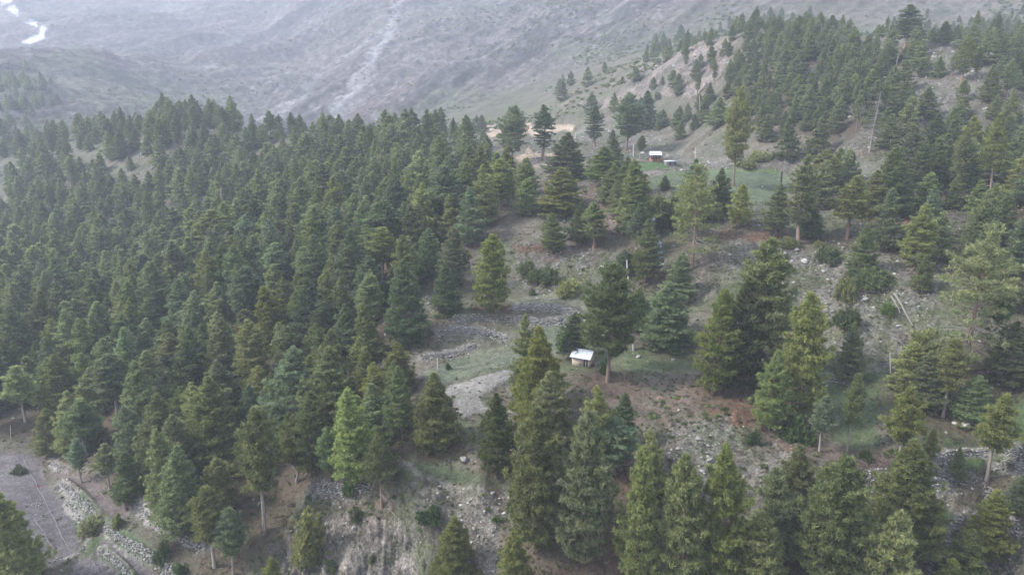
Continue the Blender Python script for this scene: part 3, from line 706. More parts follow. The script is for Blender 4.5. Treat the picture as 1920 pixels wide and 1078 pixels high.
    top = ax(Hh * .985); cen.append(top[None] + rng.normal(0, .1, (6, 3)) + np.array([0, 0, .15])); dr.append(np.tile([0, 0, 1.], (6, 1)))
    # dead lower limbs
    if dead > 0:
        for j in range(int(26 * dead)):
            z = rng.uniform(.12, max(.3, cb + .25)) * Hh; az = rng.uniform(0, 2 * pi); L = R * rng.uniform(.3, .8) * min(1, dead + .2); o = ax(z)
            s = np.linspace(0, 1, 4)[:, None]; h = np.array([cos(az), sin(az), 0])
            pth = o + h * L * s + np.array([0, 0, 1]) * (-.1 * L * s - .12 * L * s ** 2); dd.add(*tube(pth, [.045, .03, .02, .012], 4))
            for q_ in range(4):
                e = pth[rng.integers(1, 4)]; d = unit(h + rng.normal(0, .6, 3)) * L * .35; dd.add(*tube([e, e + d * .5, e + d + [0, 0, -.1 * L]], [.02, .015, .008], 3))
    c = np.concatenate(cen); d = unit(np.concatenate(dr))
    tm = tr.mesh(name_ := 'trunk_mesh', [bark or M_BARK]); cm = crown_mesh('crown_mesh', c, d, tl, tw, k, rng, mat or M_NEEDLE)
    return tm, cm, (dd.mesh('dead_branches', [M_DEAD]) if dd.n else None)
def snag(seed, Hh=14., R=1.6, dens_=1.0, twig=3):
    rng = np.random.default_rng(seed); tr = Acc(); br = Acc()
    zz = np.linspace(0, Hh, 9); px = .2 * np.sin(zz / 3 + seed); tr.add(*tube(np.stack([px, px * .4, zz - (zz == 0) * .6], 1), .017 * Hh * (1 - zz / Hh) ** .8 + .025, 7))
    for j in range(int(60 * dens_)):
        z = rng.uniform(.15, .97) * Hh; t = z / Hh; az = rng.uniform(0, 2 * pi); L = R * (1.15 - t) * rng.uniform(.4, 1.1); h = np.array([cos(az), sin(az), 0]); x = np.interp(z, zz, px)
        s = np.linspace(0, 1, 4)[:, None]; o = np.array([x, x * .4, z]); pth = o + h * L * s + np.array([0, 0, 1]) * (.15 * L * s - .2 * L * s ** 2); br.add(*tube(pth, [.05, .035, .022, .01], 4))
        for q_ in range(twig):
            e = pth[rng.integers(1, 4)]; d = unit(h + rng.normal(0, .7, 3)) * L * .3; br.add(*tube([e, e + d * .6, e + d], [.02, .014, .008], 3))
    return tr.mesh('snag_trunk', [M_DEAD]), br.mesh('snag_branches', [M_DEAD])
def bush(seed, R=1.0, Hh=.9, n_=260, k=9, tl=.28, tw=.10, mat=None, lump=.7):
    rng = np.random.default_rng(seed)
    th = rng.uniform(0, 2 * pi, n_); ph = np.arccos(rng.uniform(0, 1, n_)); rr = rng.uniform(.45, 1.05, n_) * (1 + lump * vnoise(np.cos(th) * 1.7 + seed, np.sin(th) * 1.7 + ph, seed))
    d = np.stack([np.sin(ph) * np.cos(th), np.sin(ph) * np.sin(th), np.cos(ph)], 1)
    c = d * rr[:, None] * [R, R, Hh]; c[:, 2] = np.maximum(c[:, 2], -.05)
    br = Acc()
    for j in range(7):
        a = rng.uniform(0, 2 * pi); e = np.array([cos(a) * R * .6, sin(a) * R * .6, Hh * rng.uniform(.3, .8)]); br.add(*tube([[0, 0, -.2], e * .5 + [0, 0, .05], e], [.05, .035, .015], 4))
    return br.mesh('stems', [M_BARK]), crown_mesh('bush_foliage', c, d + [0, 0, .3], tl, tw, k, rng, mat or M_NEEDLE)
def leafy(seed, Hh=8., R=1.4, n_=500, mat=None):
    "small broad-leaved tree"
    rng = np.random.default_rng(seed); tr = Acc()
    tr.add(*tube([[0, 0, -.5], [.05, 0, Hh * .4], [0, .05, Hh * .95]], [.10, .07, .02], 6))
    cen = []
    for j in range(26):
        z = rng.uniform(.25, .95) * Hh; a = rng.uniform(0, 2 * pi); L = R * (1.1 - .7 * abs(z / Hh - .5) - .3 * z / Hh); e = np.array([cos(a) * L, sin(a) * L, z + L * .8]); tr.add(*tube([[0, 0, z], (np.array([0, 0, z]) + e) / 2, e], [.03, .02, .01], 4))
        m = n_ // 26; s = rng.uniform(.3, 1.05, m)[:, None]; cen.append(np.array([0, 0, z]) * (1 - s) + e * s + rng.normal(0, .22, (m, 3)))
    c = np.concatenate(cen); return tr.mesh('leafy_trunk', [M_BARK_PALE]), crown_mesh('leafy_crown', c, rng.normal(0, 1, c.shape), .26, .20, 6, rng, mat or M_LEAF)
def sane(me): 
    return me
# prototypes: (trunk, crown, dead branches, height, crown radius)
PROTO = {}
def reg(key, tm, cm, dm, Hh, R): PROTO.setdefault(key, []).append((tm, cm, dm, Hh, R))
for s in range(4): reg('near', *pine(100 + s, 18, 4.8, (.06, .1, .04, .14)[s], .92, 12, .50, .135, (.8, .95, .85, .75)[s], 7, 'ovoid', thin=(0, .12, .05, .1)[s]), 18, 4.8)
for s in range(2): reg('broad', *pine(120 + s, 17, 5.2, .10, .92, 12, .52, .145, .95, 7, 'egg'), 17, 5.2)
for s in range(3): reg('stem', *pine(130 + s, 15, 3.4, .40, 1.0, 9, .52, .13, .7, 7, 'egg', bark=M_BARK_PALE, dead=.25), 15, 3.4)
reg('snake', *pine(139, 15, 3.2, .52, 1.0, 9, .52, .13, .7, 7, 'egg', bark=M_BARK_PALE, dead=.6, snake=.8), 15, 3.2)
reg('tallstem', *pine(141, 20, 4.6, .27, 1.0, 9, .52, .13, .8, 7, 'column'), 20, 4.6)
for s in range(2): reg('deadskirt', *pine(145 + s, 14, 3.0, .38, 1.0, 9, .42, .10, .5, 6, 'cone', dead=1.5, thin=.1), 14, 3.0)
for s in range(2): reg('sparse', *pine(150 + s, 20, 4.2, .18, .8, 8, .46, .10, .8, 5, 'column', dead=2.4, thin=.35), 20, 4.2)
for s in range(6): reg('mid', *pine(160 + s, 14, 4.1, .05 + .02 * s, .8, 8, .58, .17, .85, 6, 'ovoid' if s != 4 else 'egg', lay=1.1), 14, 4.1)
for s in range(2): reg('thin', *pine(170 + s, 17, 2.1, .25, .9, 8, .42, .12, .6, 5, 'column', bark=M_BARK, dead=.5, thin=.15), 17, 2.1)
for s in range(4): reg('far', *pine(180 + s, 13, 3.8, .07, .6, 6, .72, .28, 1.0, 6, 'ovoid' if s < 3 else 'egg', limbs=False), 13, 3.8)
reg('rust', *pine(190, 12, 2.2, .3, .9, 8, .42, .12, .6, 5, 'cone', mat=M_RUST), 12, 2.2)
for s in range(3): tm_, bm_ = snag(200 + s, 14, 1.9); reg('snag', tm_, bm_, None, 14, 1.9)
tm_, bm_ = snag(210, 16, 4.2, 2.0, 6); reg('bigsnag', tm_, bm_, None, 16, 4.2)
for s in range(3): tm_, bm_ = bush(220 + s, 1.0, .8, 420, 9, .26, .09); reg('bush', tm_, bm_, None, .9, 1.1)
for s in range(2): tm_, bm_ = bush(226 + s, 1.0, .85, 420, 8, .24, .13, M_LEAF); reg('leafbush', tm_, bm_, None, .95, 1.1)
tm_, bm_ = bush(229, 1.0, 2.4, 620, 9, .26, .10); reg('oval', tm_, bm_, None, 2.4, 1.1)
tm_, bm_ = leafy(230); reg('leafy', tm_, bm_, None, 8, 1.5)

TINTS = {'': (1, 1, 1), 'y': (1.14, 1.08, .84), 'b': (.86, .96, 1.08), 'd': (.68, .71, .72), 'l': (1.16, 1.15, 1.05), 'g': (1.05, .98, 1.0)}
PARTN = {'snag': ('trunk', 'branches'), 'bigsnag': ('trunk', 'branches'), 'bush': ('stem', 'foliage'), 'leafbush': ('stem', 'foliage'), 'oval': ('stem', 'foliage')}
def plant(name, key, x, y, h, R, label, cat, group=None, tint='', var=None, lean=None, sink=0.0):
    vs = PROTO[key]; tm, cm, dm, H0, R0 = vs[(random.randrange(len(vs)) if var is None else var) % len(vs)]
    o = empty(name, (x, y, float(gz(x, y)) - sink), random.uniform(0, 2 * pi), label=label, category=cat)
    if group: o['group'] = group
    sx = R / R0 * random.uniform(.95, 1.05); o.scale = (sx, sx * random.uniform(.95, 1.05), h / H0)
    o.rotation_euler = (random.gauss(0, .03), random.gauss(0, .03), o.rotation_euler[2]) if lean is None else (lean[0], lean[1], 0)
    pn = PARTN.get(key, ('trunk', 'crown'))
    link(pn[0], tm, o); c = link(pn[1], cm, o)
    if pn[1] == 'branches': c['kind'] = 'stuff'
    TREEALL.append((x, y, R)); t = TINTS[tint]; j = random.uniform(.92, 1.08)
    c.color = (t[0] * j, t[1] * j, t[2] * j, 1)
    if dm: link('dead_branches', dm, o, kind='stuff')
    return o
TREEALL = []
TREEPOS = []     # (x, y, crown radius) of what already stands
def tree_px(key, ut, vt, ub, vb, wpx, label, name='pine_tree', cat='pine tree', tint='', var=None, group=None, lean=None, hmul=1.0):
    "a tree whose foot is seen at photo pixel ub, vb, whose tip reaches ut, vt and whose crown is wpx wide"
    x, y = hit(ub, vb); r = math.hypot(x, y); _, tt = ray(ut, vt)
    zb = float(gz(x, y)) - CAM_Z; h = (r * float(tt) - zb) * hmul
    dist = r * cos(math.atan2(x, y)) * CP_ - zb * SP
    R = wpx / 2 / FPX * dist * 1.07
    h = max(h, .5)
    TREEPOS.append((x, y, R))
    return plant(name, key, x, y, h, R, label, cat, group, tint, var, lean)
# ------------------------------------------------------------------ trees that the photo shows singly: builder, tip, foot, crown width (px), label, short name as a landmark, tint
LM = []   # landmarks for labels: (u, v, short name)
TREES = [
 # bottom left
 ('near', 28,905, 30,1100, 115, 'big full pine alone in front of the brown field, bottom left corner', 'the big lone pine on the brown field', 'y'),
 ('stem', 495,768, 497,998, 105, 'tall pine with long bare trunk, highest of the trees left of the root stump', 'the tall pine with the long bare trunk', ''),
 ('snake', 568,800, 557,905, 62, 'pine with pale snake-shaped trunk and grey dead lower twigs', 'the pine with the snake-shaped trunk', 'y'),
 ('near', 580,735, 590,880, 88, 'full pine directly behind the snake-shaped trunk', None, 'd'),
 ('stem', 400,915, 402,1062, 84, 'round-crowned pine on a thin bare trunk above the bottom terraces', 'the round-crowned pine above the terraces', 'y'),
 ('stem', 440,955, 438,1078, 74, 'pale loose pine right beside the round-crowned one at the bottom edge', None, 'b'),
 ('near', 336,838, 350,992, 92, 'dense leaning pine pair member with short trunk, above the upper terrace wall', None, ''),
 ('near', 322,800, 318,955, 80, 'bluish fluffy pine standing behind the dense one above the upper terrace wall', None, 'l'),
 ('broad', 412,858, 418,960, 84, 'low wide pine with flat spreading layers in the lower left', 'the low wide layered pine', 'y'),
 ('mid', 244,845, 246,938, 72, 'bushy pine at the right rim of the pinkish plot', None, 'b'),
 ('stem', 205,830, 206,915, 50, 'small slender pine above the corner of the pinkish plot', None, ''),
 ('stem', 160,750, 163,858, 84, 'broad pine on a whitish trunk behind the far end of the brown field', 'the pine on a whitish trunk', 'b'),
 ('stem', 147,822, 153,905, 44, 'small pine with very thin pale trunk beside the stone bank', None, 'b'),
 ('near', 665,728, 668,908, 98, 'large bright pine on a stout bare double trunk above the grass knoll path', 'the large pine on a double trunk', 'l'),
 ('deadskirt', 713,800, 716,950, 68, 'grey-green pine with a skirt of dead grey branches at the path edge', 'the pine with a skirt of dead branches', ''),
 ('thin', 620,800, 622,905, 40, 'small loose pine left of the stout double trunk', None, 'b'),
 ('near', 745,690, 756,824, 66, 'dark narrow pine touching the left side of the knoll pine', None, 'd'),
 ('near', 806,700, 815,832, 92, 'wide yellow-green pine standing in red litter on the grass knoll', 'the yellow-green pine on the knoll', 'y'),
 ('near', 928,738, 930,892, 84, 'dark full pine in red litter at the right end of the knoll', 'the dark pine right of the knoll', 'd'),
 ('near', 838,965, 848,1092, 92, 'small pine in front of the pale cliff at the bottom edge', 'the pine in front of the cliff', 'y'),
 ('near', 510,1042, 512,1105, 44, 'tip of a little pine poking in at the bottom, left of the cliff', None, 'y'),
 # foreground centre
 ('broad', 1008,772, 1006,1030, 150, 'huge light green foreground pine, left one of the pair below the hut', 'the huge foreground pine', 'y'),
 ('broad', 1062,775, 1092,1050, 140, 'huge darker foreground pine leaning against the light green one', None, ''),
 ('near', 975,1000, 975,1150, 92, 'pine tip rising at the bottom edge below the huge foreground pair', None, 'y'),
 ('near', 1025,698, 1032,838, 92, 'broad pine between the hut and the huge foreground pair', None, 'l'),
 ('near', 1104,722, 1118,880, 84, 'pine with ragged outline at the foot of the brown bank, left of its thin neighbour', None, 'y'),
 ('thin', 1148,785, 1150,885, 78, 'thin see-through pine in the hollow right of the huge foreground pair', None, 'b'),
 ('near', 1212,808, 1222,960, 78, 'rear one of two slim pines right of the dark hollow', None, 'y'),
 ('broad', 1188,845, 1190,1110, 110, 'tall pale pine with grey inner branches at the bottom, right of the dark hollow', 'the tall pale pine at the bottom', 'l'),
 ('broad', 1270,862, 1275,1130, 128, 'full foreground pine between the pale one and the pointed one', None, ''),
 ('near', 1364,828, 1352,1110, 130, 'pointed foreground pine with widely spread lower branches, bottom right of centre', 'the pointed foreground pine', 'y'),
 ('near', 1425,968, 1425,1150, 126, 'bright yellowish pine cut by the bottom edge', 'the bright yellowish pine at the bottom edge', 'y'),
 ('near', 1486,832, 1490,980, 92, 'slim pine half hidden behind the big one, lower right', None, 'l'),
 ('broad', 1535,848, 1542,1085, 165, 'very wide dark green pine left of the collapsing stone wall', 'the very wide pine by the collapsing wall', ''),
 ('near', 1652,948, 1650,1150, 138, 'rounded pine in front of the horseshoe of stones', 'the pine before the stone horseshoe', 'l'),
 ('near', 1838,912, 1842,1030, 84, 'small full pine in front of the stone wall that descends at the right', None, 'y'),
 ('near', 1800,985, 1802,1100, 82, 'low pine at the bottom, second from the right corner', None, ''),
 ('near', 1772,1040, 1774,1150, 78, 'yellowish pine tip at the bottom edge near the right corner', None, 'y'),
 ('near', 1905,880, 1912,960, 62, 'pine leaning into the frame at the right edge below the grass', None, 'b'),
 # hut group
 ('near', 978,592, 985,762, 80, 'slender rear pine of the pair just left of the hut', None, ''),
 ('near', 1012,612, 1012,790, 104, 'fuller front pine of the pair just left of the hut', 'the full pine left of the hut', 'y'),
 ('near', 1070,588, 1072,672, 62, 'dark shaded pine directly behind the hut', 'the dark pine behind the hut', 'd'),
 ('tallstem', 1134,498, 1139,716, 106, 'great pine with a thick reddish trunk immediately right of the hut', 'the great pine beside the hut', ''),
 ('near', 1262,530, 1248,642, 108, 'dense spreading pine right of the tall leaning pole', 'the dense pine right of the leaning pole', 'b'),
 ('near', 1268,474, 1272,560, 62, 'small pine peeping above the dense one near the leaning pole', None, ''),
 ('mid', 1205,540, 1200,620, 46, 'little dark pine immediately right of the leaning pole', None, 'b'),
 ('broad', 1332,545, 1336,738, 106, 'left tree of the great clump on the bank, yellow-green', 'the left pine of the great clump', 'y'),
 ('broad', 1432,455, 1418,722, 165, 'largest and tallest pine of the great clump right of the hut', 'the tallest pine of the great clump', ''),
 ('near', 1400,520, 1380,725, 110, 'middle pine buried in the great clump right of the hut', None, 'd'),
 ('broad', 1506,552, 1500,785, 118, 'yellow-green right-hand pine of the great clump with drooping shelves', 'the right pine of the great clump', 'y'),
 ('near', 1444,658, 1442,806, 86, 'low grey-green pine in front of the great clump', None, 'l'),
 # slope right
 ('near', 1596,605, 1590,712, 58, 'single neat pine with brown trunk on the small lawn right of the clump', 'the neat pine on the small lawn', ''),
 ('stem', 1545,742, 1536,846, 52, 'thin loose pine with short bare trunk left of the first brush pile', None, 'b'),
 ('stem', 1586,700, 1588,846, 48, 'slim pine with a long whitish spiky trunk standing in a brush pile', 'the slim pine in the brush pile', ''),
 ('stem', 1677,725, 1680,876, 88, 'pine with flat bright crown and pale bare trunk above the biggest brush pile', 'the flat-crowned pine over the brush pile', 'y'),
 ('stem', 1856,735, 1850,900, 86, 'round dense pine on a dark bare trunk by the right edge', 'the round-crowned pine near the right edge', 'y'),
 ('mid', 1795,838, 1793,902, 28, 'tiny sapling with a thin pale stem before the small green terrace', None, 'l'),
 ('mid', 1747,806, 1744,862, 36, 'knee-high young pine among boulders left of the curving wall', None, 'y'),
 ('near', 1702,640, 1704,735, 92, 'wide pine beside the pole with the stone on top', None, 'y'),
 ('near', 1728,655, 1732,760, 78, 'pine between the pole and the tallest of the right-hand group', None, ''),
 ('stem', 1772,636, 1768,782, 74, 'bright pine with grey trunk visible, behind the boulders on the right', None, 'y'),
 ('near', 1820,700, 1822,790, 76, 'greyish bushy pine between the two bare-trunked pines at right', None, 'b'),
 ('sparse', 1812,418, 1806,705, 135, 'giant half-dead pine full of bare grey branches on the right slope', 'the giant half-dead pine', ''),
 ('leafy', 1854,556, 1858,690, 42, 'narrow fresh-green broadleaf tree beside the giant half-dead pine', None, ''),
 ('near', 1880,600, 1878,720, 84, 'dark pine right of the fresh-green broadleaf tree', None, 'd'),
 ('near', 1722,382, 1716,502, 70, 'olive pine in the open centre of the right slope', 'the olive pine on the right slope', 'y'),
 ('deadskirt', 1590,330, 1588,448, 88, 'grey-green layered pine with bare inner limbs below the upper field', 'the layered pine below the upper field', 'y'),
 ('near', 1620,420, 1615,520, 60, 'full dark pine directly below the layered grey-green one', None, ''),
 ('thin', 1490,292, 1496,458, 52, 'tall ragged pine with a red-brown twisted foot', 'the tall ragged pine with a twisted foot', 'l'),
 ('mid', 1524,378, 1520,446, 46, 'small bluish pine right of the tall ragged one', None, 'b'),
 ('sparse', 1292,310, 1296,505, 84, 'tall see-through grey-green pine right of the waterfall', 'the tall see-through pine by the waterfall', ''),
 ('near', 1212,412, 1210,526, 66, 'neat conical pine just left of the waterfall foot', 'the neat pine left of the waterfall', ''),
 ('near', 1184,300, 1186,430, 84, 'large dense pine above the waterfall, left side', 'the large pine above the waterfall', ''),
 ('deadskirt', 1188,380, 1190,480, 56, 'dull grey-green pine between the large one and the waterfall', None, 'b'),
 ('thin', 1172,470, 1170,520, 40, 'thin low pine behind the top of the leaning pole', None, 'b'),
 ('mid', 1382,348, 1384,428, 52, 'round yellow-green pine at the lower edge of the upper green field', None, 'y'),
 ('mid', 1352,318, 1348,400, 50, 'dark pine at the left end of the upper green field', None, 'd'),
 ('tallstem', 1378,165, 1376,348, 50, 'very tall old pine with reddish trunk at the edge of the upper field', 'the old tall pine at the upper field', 'y'),
 ('mid', 1534,288, 1534,330, 28, 'dark little cone-shaped pine on the pale stony slope', None, 'd'),
 ('mid', 1246,330, 1247,356, 24, 'small round pine on the grass below the two-storey house', None, 'd'),
 ('deadskirt', 1856,214, 1856,372, 62, 'old tall pine with thick bare lower trunk near the right edge', 'the old tall pine near the right edge', 'y'),
 ('mid', 1636,320, 1630,405, 66, 'bushy olive pine right of the pale stony slope', None, 'y'),
 ('near', 1672,305, 1678,402, 82, 'broad pine with visible trunk foot right of the layered one', 'the broad dark pine right of the layered one', 'd'),
 ('near', 1440,345, 1455,440, 60, 'pine at the right end of the upper field below the burnt stump', None, ''),
 ('thin', 1695,10, 1697,92, 44, 'tall dark spire-like pine on the right skyline of the ridge', 'the spire-like pine on the ridge', 'd'),
 ('mid', 1762,42, 1766,84, 36, 'round-topped pair of pines on the ridge right of the spire-like one', None, 'd'),
 ('mid', 1732,36, 1734,70, 20, 'small pointed pine on the ridge between the spire and the round top', None, ''),
 ('mid', 1860,30, 1860,92, 36, 'tall hazy pine on the ridge near the right edge', None, 'b'),
 ('thin', 1800,66, 1802,158, 30, 'thin long-trunked pine with a tiny crown on the bare ridge slope', 'the thin long-trunked pine', 'y'),
 ('tallstem', 955,200, 962,312, 56, 'old pine with thick reddish trunk rising above the forest edge', 'the old pine above the forest edge', ''),
 ('thin', 1018,198, 1016,300, 40, 'slim hazy pine right of the old thick-trunked one', None, 'b'),
 ('tallstem', 1172,176, 1174,282, 54, 'wide-topped pine with a bare dark trunk left of the two-storey house', 'the wide-topped pine near the upper house', 'b'),
 ('thin', 1115,198, 1116,278, 34, 'dark slim pine left of the wide-topped one', None, 'b'),
 ('mid', 1212,172, 1212,240, 48, 'bluish pine right of the wide-topped one', 'the bluish pine above the upper house', 'b'),
 ('stem', 1197,255, 1199,298, 24, 'small light pine on a thin stem beside the upper house', None, 'l'),
 ('near', 1062,250, 1060,335, 84, 'broad bushy pine at the top of the red-brown gully', None, ''),
 ('near', 1135,276, 1130,350, 86, 'light green clustered pine at the top of the red-brown gully, right side', None, 'l'),
 ('near', 1052,315, 1050,400, 92, 'broad light green pine left of the red-brown gully', 'the broad pine left of the red gully', 'y'),
 # clearing
 ('near', 760,488, 766,638, 84, 'tall bluish pine at the left corner of the clearing, foot in the stones', 'the tall bluish pine at the clearing', 'b'),
 ('near', 836,494, 838,586, 62, 'middle-sized bluish pine left of the dense yellow-green one at the clearing', None, 'b'),
 ('broad', 936,442, 922,588, 92, 'dense yellow-green pine in red litter on the edge of the clearing', 'the dense pine at the clearing edge', 'y'),
 ('near', 1032,400, 1034,474, 56, 'neat little pine in front of the forest above the stony slope', 'the neat little pine above the stony slope', ''),
 ('mid', 1084,380, 1084,460, 44, 'left one of two slim pines beside the pale gully', None, 'd'),
 ('thin', 1115,380, 1114,466, 50, 'grey see-through pine, right one of two beside the pale gully', None, 'l'),
 ('near', 695,478, 696,574, 72, 'soft bluish pine left of the tall bluish one', None, 'b'),
 ('near', 640,430, 655,560, 80, 'bushy olive forest pine between the soft bluish one and the middle forest', 'the bushy olive forest pine', ''),
 ('near', 775,385, 772,500, 74, 'double-topped dense pine up the forest from the clearing', 'the double-topped forest pine', ''),
 ('rust', 455,612, 458,690, 34, 'small pine with a rusty orange dead top in the left forest', 'the rusty-topped pine', ''),
 ('near', 375,585, 375,672, 50, 'crisp conical pine at the top of the little forest glade', 'the crisp cone pine at the little glade', 'd'),
 ('near', 318,600, 322,675, 66, 'pine leaning on the crisp conical one at the forest glade', None, ''),
 ('near', 105,588, 108,665, 44, 'yellowish pine deep in the left forest', 'the yellowish pine deep in the left forest', 'y'),
 ('near', 188,590, 190,690, 56, 'pointed pine in the left forest, right of the yellowish one', 'the pointed left forest pine', ''),
 ('near', 245,612, 250,700, 62, 'rounded pine between the pointed one and the crisp cone in the left forest', None, ''),
 ('near', 316,662, 322,755, 74, 'dark ragged pine below the little forest glade', 'the dark ragged pine below the glade', 'd'),
 ('stem', 220,665, 222,785, 92, 'spreading pine with visible grey trunk low in the left forest', 'the spreading pine with a grey trunk', ''),
 ('near', 38,638, 40,715, 44, 'rounded pine at the left edge, half down the photo', 'the rounded pine at the left edge', ''),
 ('stem', 45,685, 48,790, 70, 'pine with several bare trunks under it at the left edge above the field', None, 'l'),
 ('near', 420,672, 425,800, 86, 'big full pine right of the little forest glade', 'the big pine right of the little glade', ''),
 ('near', 470,720, 480,840, 78, 'pale fluffy pine behind the tall long-trunked one', 'the pale fluffy pine', 'b'),
 ('near', 615,620, 625,750, 76, 'layered pine in the middle of the lower forest', 'the layered pine in the lower forest', 'y'),
 ('near', 700,680, 705,790, 66, 'yellow-green pine at the left rim of the pale dry plot', None, 'y'),
 ('near', 752,640, 752,735, 72, 'knobbly pine at the left rim of the grassy field', None, 'y'),
 ('near', 735,680, 742,790, 52, 'upswept pine between the knobbly one and the pale dry plot', None, 'l'),
]
SNAGS = [
 ('snag', 886,300, 889,372, 26, 'bare grey dead tree at the right side of the dense forest', 'the bare grey dead tree'),
 ('bigsnag', 1628,168, 1630,285, 54, 'large dead grey tree with many bare branches on the right hillside', 'the large dead grey tree'),
 ('snag', 560,280, 562,345, 16, 'dead pale stem standing high in the forest, right of its twin', 'the pale dead stems'),
 ('snag', 541,282, 544,350, 12, 'bent pale dead stem high in the forest', None),
 ('snag', 420,345, 421,405, 26, 'grey dead tree in the upper left forest', 'the upper left dead tree'),
 ('snag', 556,345, 560,395, 22, 'grey forked dead tree below the two dead stems', 'the forked dead tree'),
 ('snag', 82,360, 85,395, 8, 'pale dead stem beside the far left rocks', 'the dead stem by the far left rocks'),
 ('snag', 164,468, 166,535, 8, 'thin dead pole of a tree in the far left forest', 'the thin dead tree far left'),
 ('snag', 240,425, 241,490, 12, 'dead stem above the pale stream stones in the left forest', 'the dead stem above the stream stones'),
 ('snag', 1678,76, 1676,150, 8, 'thin dead pole tree below the spire-like pine on the ridge', None),
 ('snag', 1388,155, 1391,200, 6, 'pale thin dead stem behind the old tall pine at the upper field', None),
]
for key, ut, vt, ub, vb, w, lab, short, tint in TREES:
    nm = 'broadleaf_tree' if key == 'leafy' else 'pine_tree'
    tree_px(key, ut, vt, ub, vb, w, lab, name=nm, cat='broadleaf tree' if key == 'leafy' else 'pine tree', tint=tint)
    if short: LM.append((ub, .5 * (vt + vb), short))
for key, ut, vt, ub, vb, w, lab, short in SNAGS:
    tree_px(key, ut, vt, ub, vb, w, lab, name='dead_tree', cat='dead tree')
    if short: LM.append((ub, .5 * (vt + vb), short))
tree_px('leafy', 1053, 622, 1055, 678, 26, 'small fresh-green broadleaf tree touching the left wall of the hut', name='broadleaf_tree', cat='broadleaf tree')
tree_px('oval', 583, 950, 575, 1046, 56, 'oval bright green bush tree leaning out of the pale cliff', name='bush_tree', cat='bush', tint='y', lean=(0, .22))

SHRUBS = [
 ('bush', 1020, 528, 52, 26, 'wide low juniper on the stony slope, centre one of three', 'd'), ('bush', 1062, 550, 48, 22, 'olive cushion shrub on the stony slope, right one of three', 'y'),
 ('bush', 986, 510, 30, 24, 'small upright juniper at the left of the stony slope', 'd'), ('bush', 998, 553, 12, 12, 'tiny dark juniper under the wide low one', 'b'),
 ('leafbush', 1410, 830, 28, 26, 'round bright green bush on the rocks below the great clump', ''), ('leafbush', 1492, 820, 64, 36, 'big bright green bush under the right side of the great clump', ''),
 ('leafbush', 808, 975, 42, 24, 'bright green shrub on the grey slope above the cliff pine', 'd'), ('leafbush', 655, 925, 26, 42, 'upright green shrub at the top of the cliff', ''),
 ('bush', 1738, 660, 70, 40, 'big olive dome-shaped bush above the pole with the stone', 'y'), ('bush', 1585, 560, 44, 42, 'olive bush in the middle of the stony right slope', 'y'),
 ('bush', 1590, 610, 46, 36, 'dark bush below the olive one on the stony right slope', 'd'), ('bush', 1552, 490, 46, 26, 'dark flat bush beside white boulders on the right slope', 'd'),
 ('bush', 1640, 535, 70, 28, 'wide dark bush left of the fallen logs', 'd'), ('leafbush', 1666, 590, 22, 22, 'small yellow-green bush beside the fallen logs', 'y'),
 ('bush', 1480, 462, 36, 14, 'low green cushion above the tallest pine of the clump', 'y'), ('bush', 1535, 462, 22, 10, 'small dark cushion right of the twisted foot', 'y'),
 ('leafbush', 302, 1052, 30, 36, 'bright green bush among the bottom left terraces', ''), ('leafbush', 338, 1074, 24, 22, 'small bright bush at the bottom edge of the terraces', ''),
 ('bush', 220, 985, 20, 20, 'dark green bush on the pale wall beside the strip plot', ''), ('bush', 172, 995, 46, 26, 'grey-brown thorny bush at the corner of the big brown field', 'g'),
 ('bush', 36, 886, 24, 12, 'low dark bush in the middle of the brown field', 'd'), ('bush', 1645, 1030, 40, 26, 'olive bush behind the pine before the stone horseshoe', ''),
 ('leafbush', 1700, 860, 52, 26, 'bright green bush at the root of the flat-crowned pine', ''), ('leafbush', 1620, 868, 22, 26, 'fresh green bush between the two brush piles', 'y'),
 ('bush', 1340, 408, 34, 18, 'dark bush right of the tall see-through pine', ''), ('bush', 1426, 300, 40, 14, 'low green bush row at the top of the upper field', 'y'), ('bush', 1400, 312, 44, 12, 'flat green bush along the upper field edge', 'y'),
 ('leafbush', 842, 692, 10, 10, 'tiny bush in the middle of the grassy field', 'd'), ('bush', 620, 1070, 24, 18, 'dark round bush low on the pale cliff', 'd'), ('bush', 700, 1052, 16, 12, 'small dark bush on the cliff face', 'd'),
 ('bush', 672, 975, 22, 20, 'dark bush near the cliff top', 'd'), ('bush', 1890, 480, 34, 24, 'dark bush at the right edge above the gully', 'd'), ('leafbush', 1135, 700, 22, 26, 'green bush at the foot of the great pine beside the hut', ''),
 ('bush', 1238, 392, 40, 26, 'dark green bush right above the waterfall', ''), ('bush', 1252, 425, 36, 34, 'dark bush on the right bank of the waterfall', 'd'), ('bush', 870, 1005, 18, 14, 'small grey bush on the slope right of the cliff', 'd'),
 ('leafbush', 730, 560, 34, 26, 'yellow-green bush behind the left corner of the clearing', 'y'), ('bush', 1520, 360, 60, 22, 'dark bush row beneath the small conical pine', ''),
]
for key, u, v, w, hp, lab, tint in SHRUBS:
    x, y = hit(u, v); z = float(gz(x, y)) - CAM_Z; dist = y * CP_ - z * SP
    plant('shrub', key, x, y, hp / FPX * dist * .85 + .2, w / 2 / FPX * dist, lab, 'shrub', tint=tint, sink=.05)

